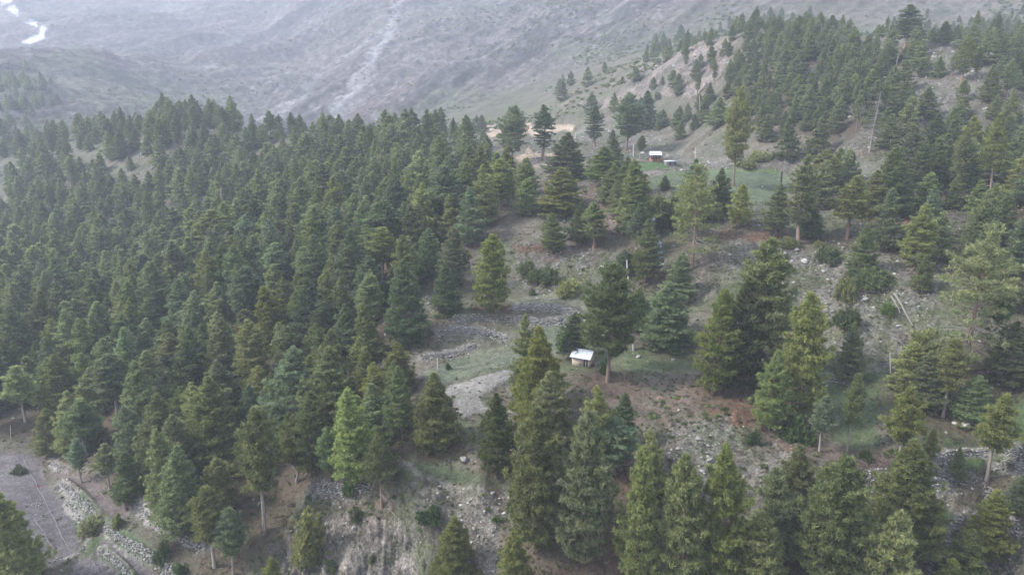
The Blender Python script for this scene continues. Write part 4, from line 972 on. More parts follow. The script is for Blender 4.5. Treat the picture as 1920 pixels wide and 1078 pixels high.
# ------------------------------------------------------------------ the forest
TP = [tuple(t) for t in TREEPOS]
cell = {}
def near_any(x, y, R, fac):
    i, j = int(x // 8), int(y // 8)
    for a in (-1, 0, 1):
        for b in (-1, 0, 1):
            for (tx, ty, tr) in cell.get((i + a, j + b), ()):
                if (tx - x) ** 2 + (ty - y) ** 2 < (fac * (tr + R)) ** 2: return True
    return False
for t in TP: cell.setdefault((int(t[0] // 8), int(t[1] // 8)), []).append(t)
AVOID = [[(1330,335),(1470,335),(1470,402),(1400,402),(1330,385)], [(1040,700),(1300,700),(1300,830),(1180,840),(1060,810)], [(775,640),(1000,640),(1000,870),(760,870)], [(1030,640),(1290,640),(1300,700),(1040,712)], [(1180,268),(1345,268),(1345,330),(1290,392),(1195,392)], [(0,845),(95,850),(250,940),(350,1090),(0,1090)], [(1210,385),(1250,385),(1255,520),(1225,520)]]
def inpt(u, v, poly): return bool(inpoly(np.array([float(u)]), np.array([float(v)]), poly)[0])
cand = []
rg = np.random.default_rng(5)
N0 = 75000
aa = rg.uniform(-radians(39), radians(39), N0); r2 = np.sqrt(rg.uniform(60 ** 2, 610 ** 2, N0))
xx, yy = r2 * np.sin(aa), r2 * np.cos(aa); zc = gz(xx, yy) - CAM_Z; uu, vv_ = pix(aa, zc / r2)
rm = bil(RM1, aa, np.log(r2), AZ[0], AZ[-1], LR[0], LR[-1]); hid = (rm - zc / r2) * r2
dd_ = dens(uu, vv_) * (uu > -60) * (uu < 1980) * (vv_ < 1180)
cl_ = fbm(xx / 26, yy / 26, 2, 300)
for k in range(N0):
    d = dd_[k]
    if d <= .04 or hid[k] > 6: continue
    if rg.random() >  (.34 if uu[k] > 1000 and vv_[k] < 340 else .42) * max(0, d + .18 * cl_[k]) ** 2.5: continue
    u, v, r = uu[k], vv_[k], r2[k]
    if any(inpt(u, v, p) for p in AVOID): continue
    # size: tall in the lower and middle forest, shorter on the upper right ridge
    base = (14.2 if r < 260 else 12.8) if u < 960 else (8.5 if v < 250 else 11.5)
    if v > 760 and u > 960: base = 15
    if r > 330: base *= .92
    h = base * rg.uniform(.62, 1.22) * (.75 if d < .35 else 1.0); R = h * rg.uniform(.29, .39)
    if near_any(xx[k], yy[k], R, .58 if d > .7 else .78): continue
    cell.setdefault((int(xx[k] // 8), int(yy[k] // 8)), []).append((xx[k], yy[k], R))
    cand.append([xx[k], yy[k], h, R, u, v, r])
print('forest candidates', len(cand), 'explicit', len(TREES))
N_IND = 300 - len([t for t in TREES if t[0] != 'leafy'])
def score(c):
    vis = -60 < c[4] < 1980 and c[5] < 1150
    return (c[2] / c[6]) * (1 if vis else .1)
cand.sort(key=score, reverse=True)
ind, rest = cand[:N_IND], cand[N_IND:]
ADJ = {'y': ['yellow-green', 'olive green'], 'b': ['bluish', 'blue-grey'], 'd': ['dark', 'deep green'], '': ['mid-green', 'plain green'], 'l': ['light green', 'pale green']}
SH = {'near': ['full', 'dense'], 'mid': ['conical', 'bushy'], 'stem': ['bare-stemmed', 'long-stemmed'], 'thin': ['slim', 'narrow'], 'broad': ['broad', 'spreading'], 'deadskirt': ['thin-crowned', 'dry-skirted']}
LM += [(1095, 672, 'the hut'), (1228, 292, 'the upper house'), (1180, 570, 'the tall leaning pole')]
def zone(u, v):
    if u > 1000 and v < 330: return 'on the upper right hillside'
    if u > 1240: return 'on the lower right' if v > 820 else 'on the right slope'
    if u > 960: return 'low in the centre' if v > 700 else 'above the clearing'
    if v > 780: return 'in the bottom left'
    if u < 340: return 'in the left forest'
    return 'in the middle forest'
for c in ind:
    x, y, h, R, u, v, r = c
    key = random.choices(['near', 'mid', 'stem', 'thin', 'broad', 'deadskirt'], [4, 5, .5, .8, 1.2, .5])[0] if v < 560 or u > 960 or v < 780 else random.choices(['near', 'mid', 'stem', 'broad'], [4, 3, .9, 1.2])[0]
    tint = random.choices(['', 'y', 'b', 'd', 'l'], [4, 3.4, 1.8, 1.3, 2.6])[0]
    if key == 'thin': R *= .7
    vm_ = v - 600 * h / r
    c.append((key, tint))
allp = [(c[4], c[5] - 600 * c[2] / c[6], id(c)) for c in ind] + [(t[3], .5 * (t[2] + t[4]), t[6]) for t in TREES]
def dirof(dx, dy): return ('right of' if dx > 0 else 'left of') if abs(dx) > abs(dy) * .8 else ('below' if dy > 0 else 'above')
best = {}
for lu, lv, nm in LM:
    buckets = {}
    for u, v, k in allp:
        dx, dy = u - lu, v - lv; ds = math.hypot(dx, dy)
        if ds < 3: continue
        buckets.setdefault(dirof(dx, dy), []).append((ds, k))
    for dn, bl in buckets.items():
        for rank, (ds, k) in enumerate(sorted(bl, key=lambda q: q[0])[:10]):
            if isinstance(k, int): best.setdefault(k, []).append((rank + ds / 120.0, rank, dn, nm))
ORD = ['nearest', 'second', 'third', 'fourth', 'fifth', 'sixth', 'seventh', 'eighth', 'ninth', 'tenth']
DN = {'left of': 'to the left of', 'right of': 'to the right of', 'below': 'in front of', 'above': 'behind'}
labels = {}; extra = 0
for q_, c in enumerate(ind):
    key, tint = c[7]; a_ = ADJ[tint][q_ % 2]; s__ = SH[key][(q_ // 2) % 2]
    if id(c) in best:
        _, rank, dn, nm = min(best[id(c)]); labels[id(c)] = '%s %s pine, %s %s %s' % (a_, s__, ORD[rank], DN[dn], nm)
        if len(labels[id(c)].split()) > 16: labels[id(c)] = '%s pine, %s %s %s' % (a_, ORD[rank], dn, nm)
    else:
        extra += 1; labels[id(c)] = '%s %s pine %s' % (a_, s__, zone(c[4], c[5]))
print('labels without landmark', extra)
for c in ind:
    x, y, h, R, u, v, r = c[:7]; key, tint = c[7][:2]
    plant('pine_tree', key, x, y, h, R, labels[id(c)], 'pine tree', 'forest pines ' + zone(u, v), tint)

# ------------------------------------------------------------------ scattered masses: instances of small prototypes on points
def scatter(name, pos, scl, rotz, protos, kind='stuff', tilt=None, parent=None):
    "one object whose geometry nodes put prototype i % n on each point"
    me = bpy.data.meshes.new(name); pos = np.asarray(pos, np.float32); me.vertices.add(len(pos)); me.vertices.foreach_set('co', pos.ravel())
    scl = np.asarray(scl, np.float32); 
    a = me.attributes.new('scl', 'FLOAT_VECTOR', 'POINT'); a.data.foreach_set('vector', scl.ravel())
    rt = np.zeros((len(pos), 3), np.float32); rt[:, 2] = rotz
    if tilt is not None: rt[:, :2] = tilt
    a = me.attributes.new('rot', 'FLOAT_VECTOR', 'POINT'); a.data.foreach_set('vector', rt.ravel())
    a = me.attributes.new('pick', 'INT', 'POINT'); a.data.foreach_set('value', RNG.integers(0, len(protos), len(pos)).astype(np.int32))
    o = link(name, me, parent, kind=kind)
    coll = bpy.data.collections.new(name + '_kinds')
    for i, p in enumerate(protos): coll.objects.link(p)
    ng = bpy.data.node_groups.new(name, 'GeometryNodeTree'); ng.interface.new_socket('Geometry', in_out='INPUT', socket_type='NodeSocketGeometry'); ng.interface.new_socket('Geometry', in_out='OUTPUT', socket_type='NodeSocketGeometry')
    gi = ng.nodes.new('NodeGroupInput'); go = ng.nodes.new('NodeGroupOutput'); ci = ng.nodes.new('GeometryNodeCollectionInfo'); ci.inputs['Collection'].default_value = coll; ci.inputs['Separate Children'].default_value = True; ci.inputs['Reset Children'].default_value = True
    ip = ng.nodes.new('GeometryNodeInstanceOnPoints'); ip.inputs['Pick Instance'].default_value = True
    def na(nm, dt):
        n_ = ng.nodes.new('GeometryNodeInputNamedAttribute'); n_.data_type = dt; n_.inputs['Name'].default_value = nm; return n_.outputs['Attribute']
    ng.links.new(gi.outputs[0], ip.inputs['Points']); ng.links.new(ci.outputs[0], ip.inputs['Instance']); ng.links.new(na('pick', 'INT'), ip.inputs['Instance Index']); ng.links.new(na('scl', 'FLOAT_VECTOR'), ip.inputs['Scale'])
    e2r = ng.nodes.new('FunctionNodeEulerToRotation'); ng.links.new(na('rot', 'FLOAT_VECTOR'), e2r.inputs[0]); ng.links.new(e2r.outputs[0], ip.inputs['Rotation'])
    ng.links.new(ip.outputs[0], go.inputs[0]); m = o.modifiers.new('scatter', 'NODES'); m.node_group = ng
    return o
def merged(parts):
    "one mesh from a plant's meshes, each with its own material"
    bm = bmesh.new(); mats = []
    for k, p in enumerate(parts):
        n0 = len(bm.faces); bm.from_mesh(p); bm.faces.ensure_lookup_table()
        for f in bm.faces[n0:] if n0 else bm.faces: f.material_index = k
        mats.append(p.materials[0])
    me = bpy.data.meshes.new('plant'); bm.to_mesh(me); bm.free()
    for m in mats: me.materials.append(m)
    return me
def proto_obj(me, name, col=(1, 1, 1)):
    o = bpy.data.objects.new(name, me); o.color = (*col, 1); return o
far_p = []
for k, (tm, cm, dm, H0, R0) in enumerate(PROTO['far'] + PROTO['mid'][:2] + PROTO['thin'][:1]):
    me = merged([cm, tm])
    a = cm.attributes['tuft']; n_ = len(cm.polygons)
    at_ = me.attributes.get('tuft')
    for tn in (0, 1):
        far_p.append((proto_obj(me, 'far_pine', TINTS[['', 'y', 'l', 'b', 'y', 'd'][len(far_p) % 6]]), H0, R0))
R0m = np.mean([p[2] for p in far_p])
rs = np.array([[c[0], c[1], float(gz(c[0], c[1])) - .1, c[2], c[3]] for c in rest])
scatter('pine_forest', rs[:, :3], np.stack([rs[:, 4] / 3.5, rs[:, 4] / 3.5, rs[:, 3] / 13.5], 1), RNG.uniform(0, 6.28, len(rs)), [p[0] for p in far_p])
# hazy trees and junipers on the mountain
def field(n_, r0, r1, fn, seed, a0=-39, a1=39):
    g_ = np.random.default_rng(seed); a = g_.uniform(radians(a0), radians(a1), n_); r = np.exp(g_.uniform(log(r0), log(r1), n_)) if r1 > r0 * 3 else np.sqrt(g_.uniform(r0 ** 2, r1 ** 2, n_))
    x, y = r * np.sin(a), r * np.cos(a); z = gz(x, y) - CAM_Z; u, v = pix(a, z / r)
    k = fn(u, v, x, y, g_.random(n_)); return x[k], y[k], z[k] + CAM_Z, r[k], g_
def fpoly(u, v, p): return inpoly(u, v, p)
def ff(u, v, x, y, q):
    k = fbm(x / 60, y / 60, 3, 400)
    a = fpoly(u, v, [(-20,135),(60,130),(110,165),(120,215),(60,225),(-20,220)]) * .7 + fpoly(u, v, [(0,235),(60,240),(110,270),(40,310),(-20,310)]) * .35
    a = a + fpoly(u, v, [(960,190),(1100,150),(1290,60),(1350,70),(1200,170),(1150,230),(1080,230)]) * .10
    return (q < a * (.6 + k) * 1.2)
x, y, z, r, g_ = field(7000, 380, 1000, ff, 31)
scatter('distant_trees', np.stack([x, y, z], 1), np.stack([g_.uniform(.7, 1.3, len(x))] * 2 + [g_.uniform(.5, .95, len(x))], 1), g_.uniform(0, 6, len(x)), [p[0] for p in far_p[:6]])
bush_far = []
for s in range(3):
    st, fo = bush(260 + s, 1.0, .7, 60, 5, .5, .35); bush_far.append(proto_obj(fo, 'juniper', TINTS[['d', 'b', ''][s]]))
def fj(u, v, x, y, q):
    k = fbm(x / 90, y / 90, 4, 420) * 1.7 - .15
    w = np.clip((u - 500) / 900, .12, 1) 
    w = np.where((u < 500) & (v > 90), .25, w)
    return (q < .55 * w * np.clip(.4 + 1.3 * k, .02, 1)) & (u < 1990)
x, y, z, r, g_ = field(90000, 430, 1500, fj, 33)
s_ = g_.uniform(.6, 1.7, len(x)) * np.clip(r / 800, .8, 1.3)
scatter('mountain_juniper_scrub', np.stack([x, y, z], 1), np.stack([s_, s_, s_ * g_.uniform(.6, 1.1, len(x))], 1), g_.uniform(0, 6, len(x)), bush_far)
def fn_(u, v, x, y, q):
    k = fbm(x / 18, y / 18, 3, 440); f_ = flat_val(x, y)
    return (q < .35 * np.clip(.35 + 1.2 * k, 0, 1)) & (f_ < .2) & (u > -100) & (u < 2020)
def flat_val(x, y):
    return bil(flat, np.arctan2(x, y), np.log(np.hypot(x, y)), AZ[0], AZ[-1], LR[0], LR[-1])
def rock_val(x, y):
    return bil(rock, np.arctan2(x, y), np.log(np.hypot(x, y)), AZ[0], AZ[-1], LR[0], LR[-1])
x, y, z, r, g_ = field(16000, 70, 430, fn_, 35)
s_ = g_.uniform(.15, .62, len(x)) ** 1.0
scrub = []
for s in range(3):
    st, fo = bush(270 + s, 1.0, .7, 90, 6, .42, .2, M_LEAF if s == 1 else M_NEEDLE); scrub.append(proto_obj(fo, 'scrub', TINTS[['g', 'd', 'd'][s]]))
M_DRY = needle_mat('dry_stems', (.13, .11, .075), (.19, .16, .10), .2)
st, fo = bush(280, 1.0, .6, 90, 6, .42, .12, M_DRY); scrub += [proto_obj(fo, 'dry_scrub')]
scatter('undergrowth_scrub', np.stack([x, y, z - .03], 1), np.stack([s_, s_, s_ * g_.uniform(.5, .9, len(x))], 1), g_.uniform(0, 6, len(x)), scrub)

# tufts of grass and dry herbs between the stones
tufts = []
for s, (mt_, tn) in enumerate(((M_DRY, 'l'), (M_LEAF, 'g'), (M_DRY, 'g'))):
    g_ = np.random.default_rng(300 + s); c_ = g_.normal(0, .35, (9, 3)) * [1, 1, .05]; tufts.append(proto_obj(crown_mesh('tuft', c_, np.tile([0, 0, 1.], (9, 1)), .8, .14, 6, g_, mt_, .5), 'tuft', TINTS[tn]))
def fg(u, v, x, y, q):
    return (q < np.clip(.5 + .9 * fbm(x / 6, y / 6, 3, 480), 0, 1) * (1 - .85 * np.clip(flat_val(x, y), 0, 1))) & (u > -60) & (u < 1980)
x, y, z, r, g_ = field(42000, 72, 250, fg, 47)
s_ = g_.uniform(.12, .42, len(x))
scatter('grass_tufts', np.stack([x, y, z - .02], 1), np.stack([s_, s_, s_ * g_.uniform(.6, 1.3, len(x))], 1), g_.uniform(0, 6, len(x)), tufts)

# ------------------------------------------------------------------ stones
M_STONE = plain('grey_stone', (.20, .19, .175), noise=.3, scale=2.5, rnd=.38)
M_STONE_W = plain('pale_stone', (.29, .275, .255), noise=.22, scale=2.5, rnd=.25)
def stone_mesh(seed, mat, sub=1, flatness=.7):
    bm = bmesh.new(); bmesh.ops.create_icosphere(bm, subdivisions=sub, radius=1.0); g_ = random.Random(seed)
    pl = [(unit(np.array([g_.gauss(0, 1), g_.gauss(0, 1), g_.gauss(0, 1)])), g_.uniform(.55, .85)) for _ in range(9)]
    for v in bm.verts:
        p = np.array(v.co) * (1 + g_.uniform(-.12, .12))
        for n_, d in pl:
            e = p @ n_ - d
            if e > 0: p = p - n_ * e
        v.co = (p[0] * g_.uniform(.95, 1.05), p[1], p[2] * flatness)
    me = bpy.data.meshes.new('stone'); bm.to_mesh(me); bm.free(); me.materials.append(mat); return me
ST = [proto_obj(stone_mesh(i, M_STONE if i % 3 else M_STONE_W), 'stone_kind') for i in range(8)]
def fs(u, v, x, y, q):
    k = fbm(x / 9, y / 9, 3, 460); rv = rock_val(x, y); f_ = flat_val(x, y)
    return (q < np.clip(.9 * rv * (.75 + 1.3 * k) + .07 * (1 - f_) * (k > .1) + .012, 0, 1)) & (u > -80) & (u < 2000)
x, y, z, r, g_ = field(60000, 70, 400, fs, 41)
s_ = np.exp(g_.normal(-2.05, .55, len(x))); s_ = np.clip(s_, .06, .55) * np.clip(r / 150, 1, 2.3)
scatter('loose_stones', np.stack([x, y, z + s_ * .2], 1), np.stack([s_ * g_.uniform(.8, 1.4, len(x)), s_ * g_.uniform(.7, 1.2, len(x)), s_], 1), g_.uniform(0, 6, len(x)), ST, tilt=g_.normal(0, .3, (len(x), 2)))
BIG = [(1676,870,20,'large pale boulder in the biggest brush pile'),(1574,872,12,'whitish boulder beside the slim spiky trunk'),(1704,888,12,'white boulder at the right end of the brush pile'),(1498,780,11,'white block in the shade of the great clump'),
 (1557,608,15,'squarish pale boulder on the stony right slope'),(1562,586,12,'pale boulder above the squarish one'),(1622,562,14,'pale boulder in the middle of the stony right slope'),(1564,476,16,'white slab high on the right slope'),(1508,492,18,'long white slab left of the dark flat bush'),
 (1472,476,10,'small white block above the clump'),(1368,478,8,'upright pale stone on the grassy right bank'),(1735,735,9,'pale boulder on the grass right of the lawn pine'),(1790,795,13,'large grey boulder under the bare-trunked pines'),(1775,812,9,'upright grey stone by the pines'),(1812,800,24,'broad grey rock under the right-hand pines'),(1712,832,14,'blocky grey boulder right of the flat-crowned pine'),
 (1197,670,11,'pale boulder on the lawn right of the hut'),(1215,679,6,'small stone on the lawn'),(1262,676,9,'white stone at the far end of the lawn'),(1222,650,13,'flat pale rock under the dense pine'),(1172,742,6,'pale rock on the brown bank'),(1032,562,9,'pale boulder at the front of the stony slope'),(1006,560,6,'smaller boulder at the front of the stony slope'),
 (1272,770,9,'round white boulder on the brown bank'),(1566,875,11,'second white boulder of the pair near the spiky trunk'),(872,863,22,'flat pale rock slab on the knoll'),(824,913,9,'white rock on the path edge'),(842,862,6,'white stone in the knoll grass'),(908,958,7,'white rock on the grey slope'),(1232,316,6,'white stone in the crop strip'),(1277,320,8,'pale boulder below the grey shed'),(1240,775,5,'little stone on the brown bank')]
for i, (u, v, w, lab) in enumerate(BIG):
    x, y = hit(u, v); z = float(gz(x, y)); d = y * CP_ - (z - CAM_Z) * SP; s = w / 2 / FPX * d
    me = stone_mesh(50 + i, M_STONE_W if i % 2 == 0 else M_STONE, 2, .75)
    o = link('boulder', me, label=lab, category='boulder'); o.location = (x, y, z + s * .25); o.scale = (s, s * random.uniform(.7, 1), s * random.uniform(.7, 1)); o.rotation_euler = (random.gauss(0, .2), random.gauss(0, .2), random.uniform(0, 6))
# walls of stacked stones
def wall_stones(name, pix_line, hgt, lab, thick=.55):
    pw = np.array([hit(u, v) for u, v in pix_line]); seg = np.hypot(*np.diff(pw, axis=0).T); L = seg.sum(); g_ = np.random.default_rng(int(L * 100) % 9999)
    cum = np.concatenate([[0], np.cumsum(seg)]); P_, S_ = [], []
    n_course = max(4, int(hgt / .20)); tocam = unit(-pw.mean(0))
    for c in range(n_course):
        s = 0
        while s < L:
            w = g_.uniform(.11, .28); t = s + w; s += w * 1.7
            if t > L: break
            i = min(np.searchsorted(cum, t) - 1, len(seg) - 1); f = (t - cum[i]) / seg[i]; p = pw[i] * (1 - f) + pw[i + 1] * f
            frac = c / max(1, n_course - 1)
            q_ = p + tocam * ((.5 - frac) * thick * 1.3 + .35) + g_.normal(0, .10, 2)
            ztop = float(gz(*(p - tocam * .8)))
            zb = ztop - hgt + .1; z = zb + frac * (hgt + .12) + g_.normal(0, .06)
            if frac > .85 and g_.random() < .25: continue
            P_.append([q_[0], q_[1], z]); S_.append([w, w * g_.uniform(.7, 1.1), w * g_.uniform(.6, .9)])
    # fallen stones at the foot
    for k in range(int(L * 2.2)):
        t = g_.uniform(0, L); i = min(np.searchsorted(cum, t, side='right') - 1, len(seg) - 1); f = (t - cum[i]) / seg[i]; p = pw[i] * (1 - f) + pw[i + 1] * f + tocam * abs(g_.normal(.9, .7)); w = g_.uniform(.1, .3)
        P_.append([p[0], p[1], float(gz(*p)) + w * .3]); S_.append([w, w, w * .8])
    P_ = np.array(P_); root = empty('stone_wall', (pw[0][0], pw[0][1], float(gz(*pw[0]))), label=lab, category='stone wall', group='dry stone walls', kind='thing')
    o = scatter('stones', P_ - np.array(root.location), np.array(S_), g_.uniform(0, 6, len(P_)), ST, parent=root, tilt=g_.normal(0, .25, (len(P_), 2)))
    return len(P_)
nst = sum(wall_stones('stone_wall', w[0], w[1], w[3]) for w in WALLS)
print('wall stones', nst)
# ------------------------------------------------------------------ needle litter and tree shade, both painted into the ground colour, then the ground itself
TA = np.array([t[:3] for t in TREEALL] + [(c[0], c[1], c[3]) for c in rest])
litter_shade = np.zeros_like(Z)
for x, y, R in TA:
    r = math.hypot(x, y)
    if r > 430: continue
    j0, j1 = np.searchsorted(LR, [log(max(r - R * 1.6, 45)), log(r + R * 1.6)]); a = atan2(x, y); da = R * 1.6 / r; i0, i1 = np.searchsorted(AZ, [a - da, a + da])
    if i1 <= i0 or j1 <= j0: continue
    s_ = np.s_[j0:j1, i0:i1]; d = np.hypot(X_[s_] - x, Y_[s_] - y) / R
    litter_shade[s_] = np.maximum(litter_shade[s_], 1 - sstep(.45, 1.45, d + .5 * n2[s_]))
C = mixc(C, (.080, .058, .042), litter_shade * (.72 - .35 * flat) * (1 - .4 * rock))
STONY = np.clip(rock * .9 + .25 * near * (1 - flat) + far * .35, 0, 1)
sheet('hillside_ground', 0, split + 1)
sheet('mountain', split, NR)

# ------------------------------------------------------------------ houses, poles, logs, brush
M_MUD = plain('mud_wall', (.40, .325, .25), noise=.14, scale=1.6, bump=.3)
M_TIN = plain('white_tin', (.46, .48, .52), rough=.5, spec=.4, noise=.14, scale=2.2)
M_DARKW = plain('dark_timber', (.06, .042, .032), noise=.3)
M_WHITEW = plain('whitewashed_wood', (.46, .44, .41), noise=.12)
M_BRICK = plain('red_mud_brick', (.36, .16, .09), noise=.25, scale=5)
M_GREYW = plain('weathered_wood', (.27, .24, .21), noise=.3, scale=4, rnd=.2)
M_VOID = plain('dark_interior', (.012, .011, .010), noise=.1)
M_STICK = plain('purple_brown_sticks', (.125, .095, .082), noise=.35, rnd=.2)
M_HOSE = plain('pale_hose', (.20, .185, .185), noise=.1)
M_RED = plain('red_cloth', (.34, .06, .05), noise=.1)
M_CHAR = plain('charred_wood', (.05, .042, .038), noise=.4, scale=4)
def box_v(x0, x1, y0, y1, z0, z1):
    v = [(x, y, z) for x in (x0, x1) for y in (y0, y1) for z in (z0, z1)]
    return v, [(0, 1, 3, 2), (4, 6, 7, 5), (0, 4, 5, 1), (2, 3, 7, 6), (0, 2, 6, 4), (1, 5, 7, 3)]
def boxes(name, lst, mat, parent, bevel=0.0, **p):
    a = Acc()
    for b in lst: a.add(*box_v(*b))
    me = a.mesh(name, [mat], smooth=False); o = link(name, me, parent, **p)
    if bevel:
        m = o.modifiers.new('bevel', 'BEVEL'); m.width = bevel; m.segments = 1
    return o
def on_plane(u, v, z):
    a, t = ray(u, v); r = (z - CAM_Z) / float(t); return np.array([r * sin(a), r * cos(a)])
# --- hut
bx, by, bz = H(1104.5, 688.5)
A_ = on_plane(1070, 687, bz); B_ = on_plane(1104.8, 689, bz); D_ = on_plane(1123.5, 679.5, bz)
Wd = float(np.linalg.norm(B_ - A_)); Dp = float(np.linalg.norm(D_ - B_)); dv_ = (D_ - B_) / Dp; yaw = -.44; Dp = 2.9; A_ = B_ - np.array([cos(yaw), sin(yaw)]) * Wd
hut = empty('mud_hut', (A_[0], A_[1], bz - .05), yaw, label='small mud-walled hut with white tin roof and dark doorway in the clearing', category='hut')
WH = 1.75
door0, door1 = Wd * .70, Wd * .89
boxes('wall', [(0, door0, 0, .22, -.4, WH), (door1, Wd, 0, .22, -.4, WH), (0, .22, .222, Dp, -.4, WH - .002), (Wd - .22, Wd, .222, Dp, -.4, WH - .002), (.222, Wd - .222, Dp - .22, Dp - .002, -.4, WH - .004), (door0, door1, .003, .2, WH - .12, WH - .001)], M_MUD, hut)
g_ = Acc(); ridge = WH + .95
for x0, x1 in ((.01, .2), (Wd - .2, Wd - .01)):
    vv_ = [(x0, 0.01, WH + .002), (x0, Dp - .01, WH + .002), (x0, Dp * .5, ridge - .08), (x1, 0.01, WH + .002), (x1, Dp - .01, WH + .002), (x1, Dp * .5, ridge - .08)]
    g_.add(vv_, np.array([[0, 1, 2], [3, 5, 4], [0, 3, 4], [0, 4, 1], [1, 4, 5], [1, 5, 2], [0, 2, 5], [0, 5, 3]]))
link('gable', g_.mesh('gable', [M_MUD], False), hut)
boxes('doorway', [(door0, door1, .12, .16, -.1, WH - .13)], M_VOID, hut)
boxes('door_post', [((door0 + door1) / 2 - .05, (door0 + door1) / 2 + .05, -.03, .08, -.1, WH - .12)], M_WHITEW, hut)
boxes('door_jamb', [(door0 - .07, door0, -.03, .1, -.1, WH - .02)], M_DARKW, hut); boxes('door_jamb', [(door1, door1 + .07, -.03, .1, -.1, WH - .02)], M_DARKW, hut)
boxes('eave_beam', [(-.25, Wd + .25, -.06, -.004, WH - .16, WH - .03)], M_DARKW, hut)
ro = Acc(); ov = .42
slope_len = math.hypot(Dp / 2 + ov, ridge - WH + .2)
def roof_sheet(x0, x1, front):
    a = Acc(); n_ = 12; xs = np.linspace(x0, x1, n_); y0, z0 = (-ov, WH - .10) if front else (Dp + ov, WH - .10); y1, z1 = Dp / 2, ridge
    top = []; 
    for k, x in enumerate(xs):
        c = .02 * (k % 2); top += [(x, y0, z0 + c), (x, y1, z1 + c), (x, y0, z0 + c - .035), (x, y1, z1 + c - .035)]
    f = []
    for k in range(n_ - 1):
        i = k * 4; j = i + 4; f += [(i, j, j + 1, i + 1), (i + 2, i + 3, j + 3, j + 2), (i, i + 2, j + 2, j), (i + 1, j + 1, j + 3, i + 3)]
    f += [(0, 1, 3, 2), (n_ * 4 - 4, n_ * 4 - 2, n_ * 4 - 1, n_ * 4 - 3)]
    a.add(top, np.array(f)); return a.mesh('roof_sheet', [M_TIN], False)
roof = boxes('roof', [(-.3, Wd + .3, Dp / 2 - .09, Dp / 2 + .09, ridge + .01, ridge + .05)], M_TIN, hut)
xs = np.linspace(-.32, Wd + .32, 5)
for k in range(4):
    for fr in (True, False): link('roof_sheet', roof_sheet(xs[k] + .012, xs[k + 1] - .002, fr), roof)
g2 = Acc()
for y0, z0 in ((-ov, WH - .16), (Dp + ov, WH - .16)):
    g2.add(*tube([(Wd + .30, y0, z0), (Wd + .30, Dp / 2, ridge - .07)], [.05, .05], 4))
link('barge_board', g2.mesh('barge_board', [M_DARKW]), hut)
# timber heap beside the hut
def stick_heap(name, u, v, wpx, hm, n_, lab, cat, mat, flat_=.5, lmin=.8, lmax=2.2, rad=.035, up=.25, seed=1, deep=.5):
    x, y, z = H(u, v); d = y * CP_ - (z - CAM_Z) * SP; W_ = wpx / 2 / FPX * d; g_ = np.random.default_rng(seed); a = Acc()
    for k in range(n_):
        px_, py_ = g_.normal(0, .45) * W_, g_.normal(0, .45) * W_ * deep; L = g_.uniform(lmin, lmax); az = g_.uniform(0, 2 * pi); el = abs(g_.normal(0, up)); fall = math.exp(-(px_ / W_) ** 2)
        gx, gy = x + px_, y + py_; zz = float(gz(gx, gy)) - z + g_.uniform(0, hm) * fall
        dv = np.array([cos(az) * cos(el), sin(az) * cos(el), sin(el)]); p0 = np.array([px_, py_, zz]) - dv * L * .35; pm = p0 + dv * L * .5 + [g_.normal(0, .1), g_.normal(0, .1), .12 * L]; a.add(*tube([p0, pm, p0 + dv * L], [rad, rad * .8, rad * .4], 4))
    root = empty(name, (x, y, z), label=lab, category=cat, kind='thing'); link('sticks', a.mesh('sticks', [mat]), root, kind='stuff'); return root
stick_heap('timber_heap', 1116, 683.5, 20, .3, 26, 'low heap of grey timber along the side wall of the hut', 'wood pile', M_GREYW, lmin=1, lmax=2.4, rad=.06, up=.06)
stick_heap('brush_pile', 1600, 872, 90, .5, 420, 'purple-brown brush pile around the slim spiky trunk', 'brush pile', M_STICK, seed=2)
stick_heap('brush_pile', 1682, 880, 95, .9, 620, 'biggest brush pile, heaped round the trunk of the flat-crowned pine', 'brush pile', M_STICK, seed=3, lmax=3.0, up=.4)
stick_heap('brush_pile', 320, 1022, 50, .3, 130, 'low brown brush strewn on the upper terrace', 'brush pile', M_STICK, seed=4)
stick_heap('brush_pile', 516, 1030, 34, .3, 60, 'grey dead branches lying left of the pale cliff', 'brush pile', M_DEAD, seed=5)
stick_heap('root_stump', 586, 922, 20, 1.6, 90, 'grey upturned root stump at the foot of the snake-shaped trunk', 'stump', M_GREYW, lmin=.8, lmax=1.6, up=1.2, seed=6, rad=.06)
stick_heap('brush_pile', 1198, 304, 26, .4, 90, 'grey brushwood fence heap left of the upper house', 'brush pile', M_GREYW, seed=7, up=1.0)
# --- the two-storey house and its shed
hx, hy, hz = H(1229, 302.5); dh = hy * CP_ - (hz - CAM_Z) * SP; s_ = dh / FPX
house = empty('upper_house', (hx, hy, hz - .1), radians(-4), label='two-storey house with white tin roof and orange-brown lower storey by the upper fields', category='house')
w = 19 * s_; dpt = 3.2; h1 = 6.6 * s_ ; h2 = 6.2 * s_
boxes('lower_wall', [(-w / 2, -w * .12, 0, dpt, -.5, h1), (w * .12, w / 2, .002, dpt - .004, -.5, h1 - .002), (-w * .12, w * .12, .3, dpt - .3, -.5, h1 - .05)], M_BRICK, house)
boxes('balcony_floor', [(-w * .56, w * .62, -.9, dpt + .1, h1 + .003, h1 + .15)], M_DARKW, house)
boxes('upper_wall', [(-w * .36, w * .36, .5, dpt - .1, h1 + .153, h1 + h2)], M_BRICK, house)
boxes('shutter', [(-w * .36, -w * .22, .44, .497, h1 + .3, h1 + h2 * .9)], M_GREYW, house); boxes('shutter', [(w * .2, w * .34, .44, .497, h1 + .3, h1 + h2 * .9)], M_GREYW, house)
for x in (-w * .5, -w * .17, w * .17, w * .5): boxes('porch_post', [(x - .06, x + .06, -.8, -.68, h1 + .153, h1 + h2 * .92)], M_WHITEW, house)
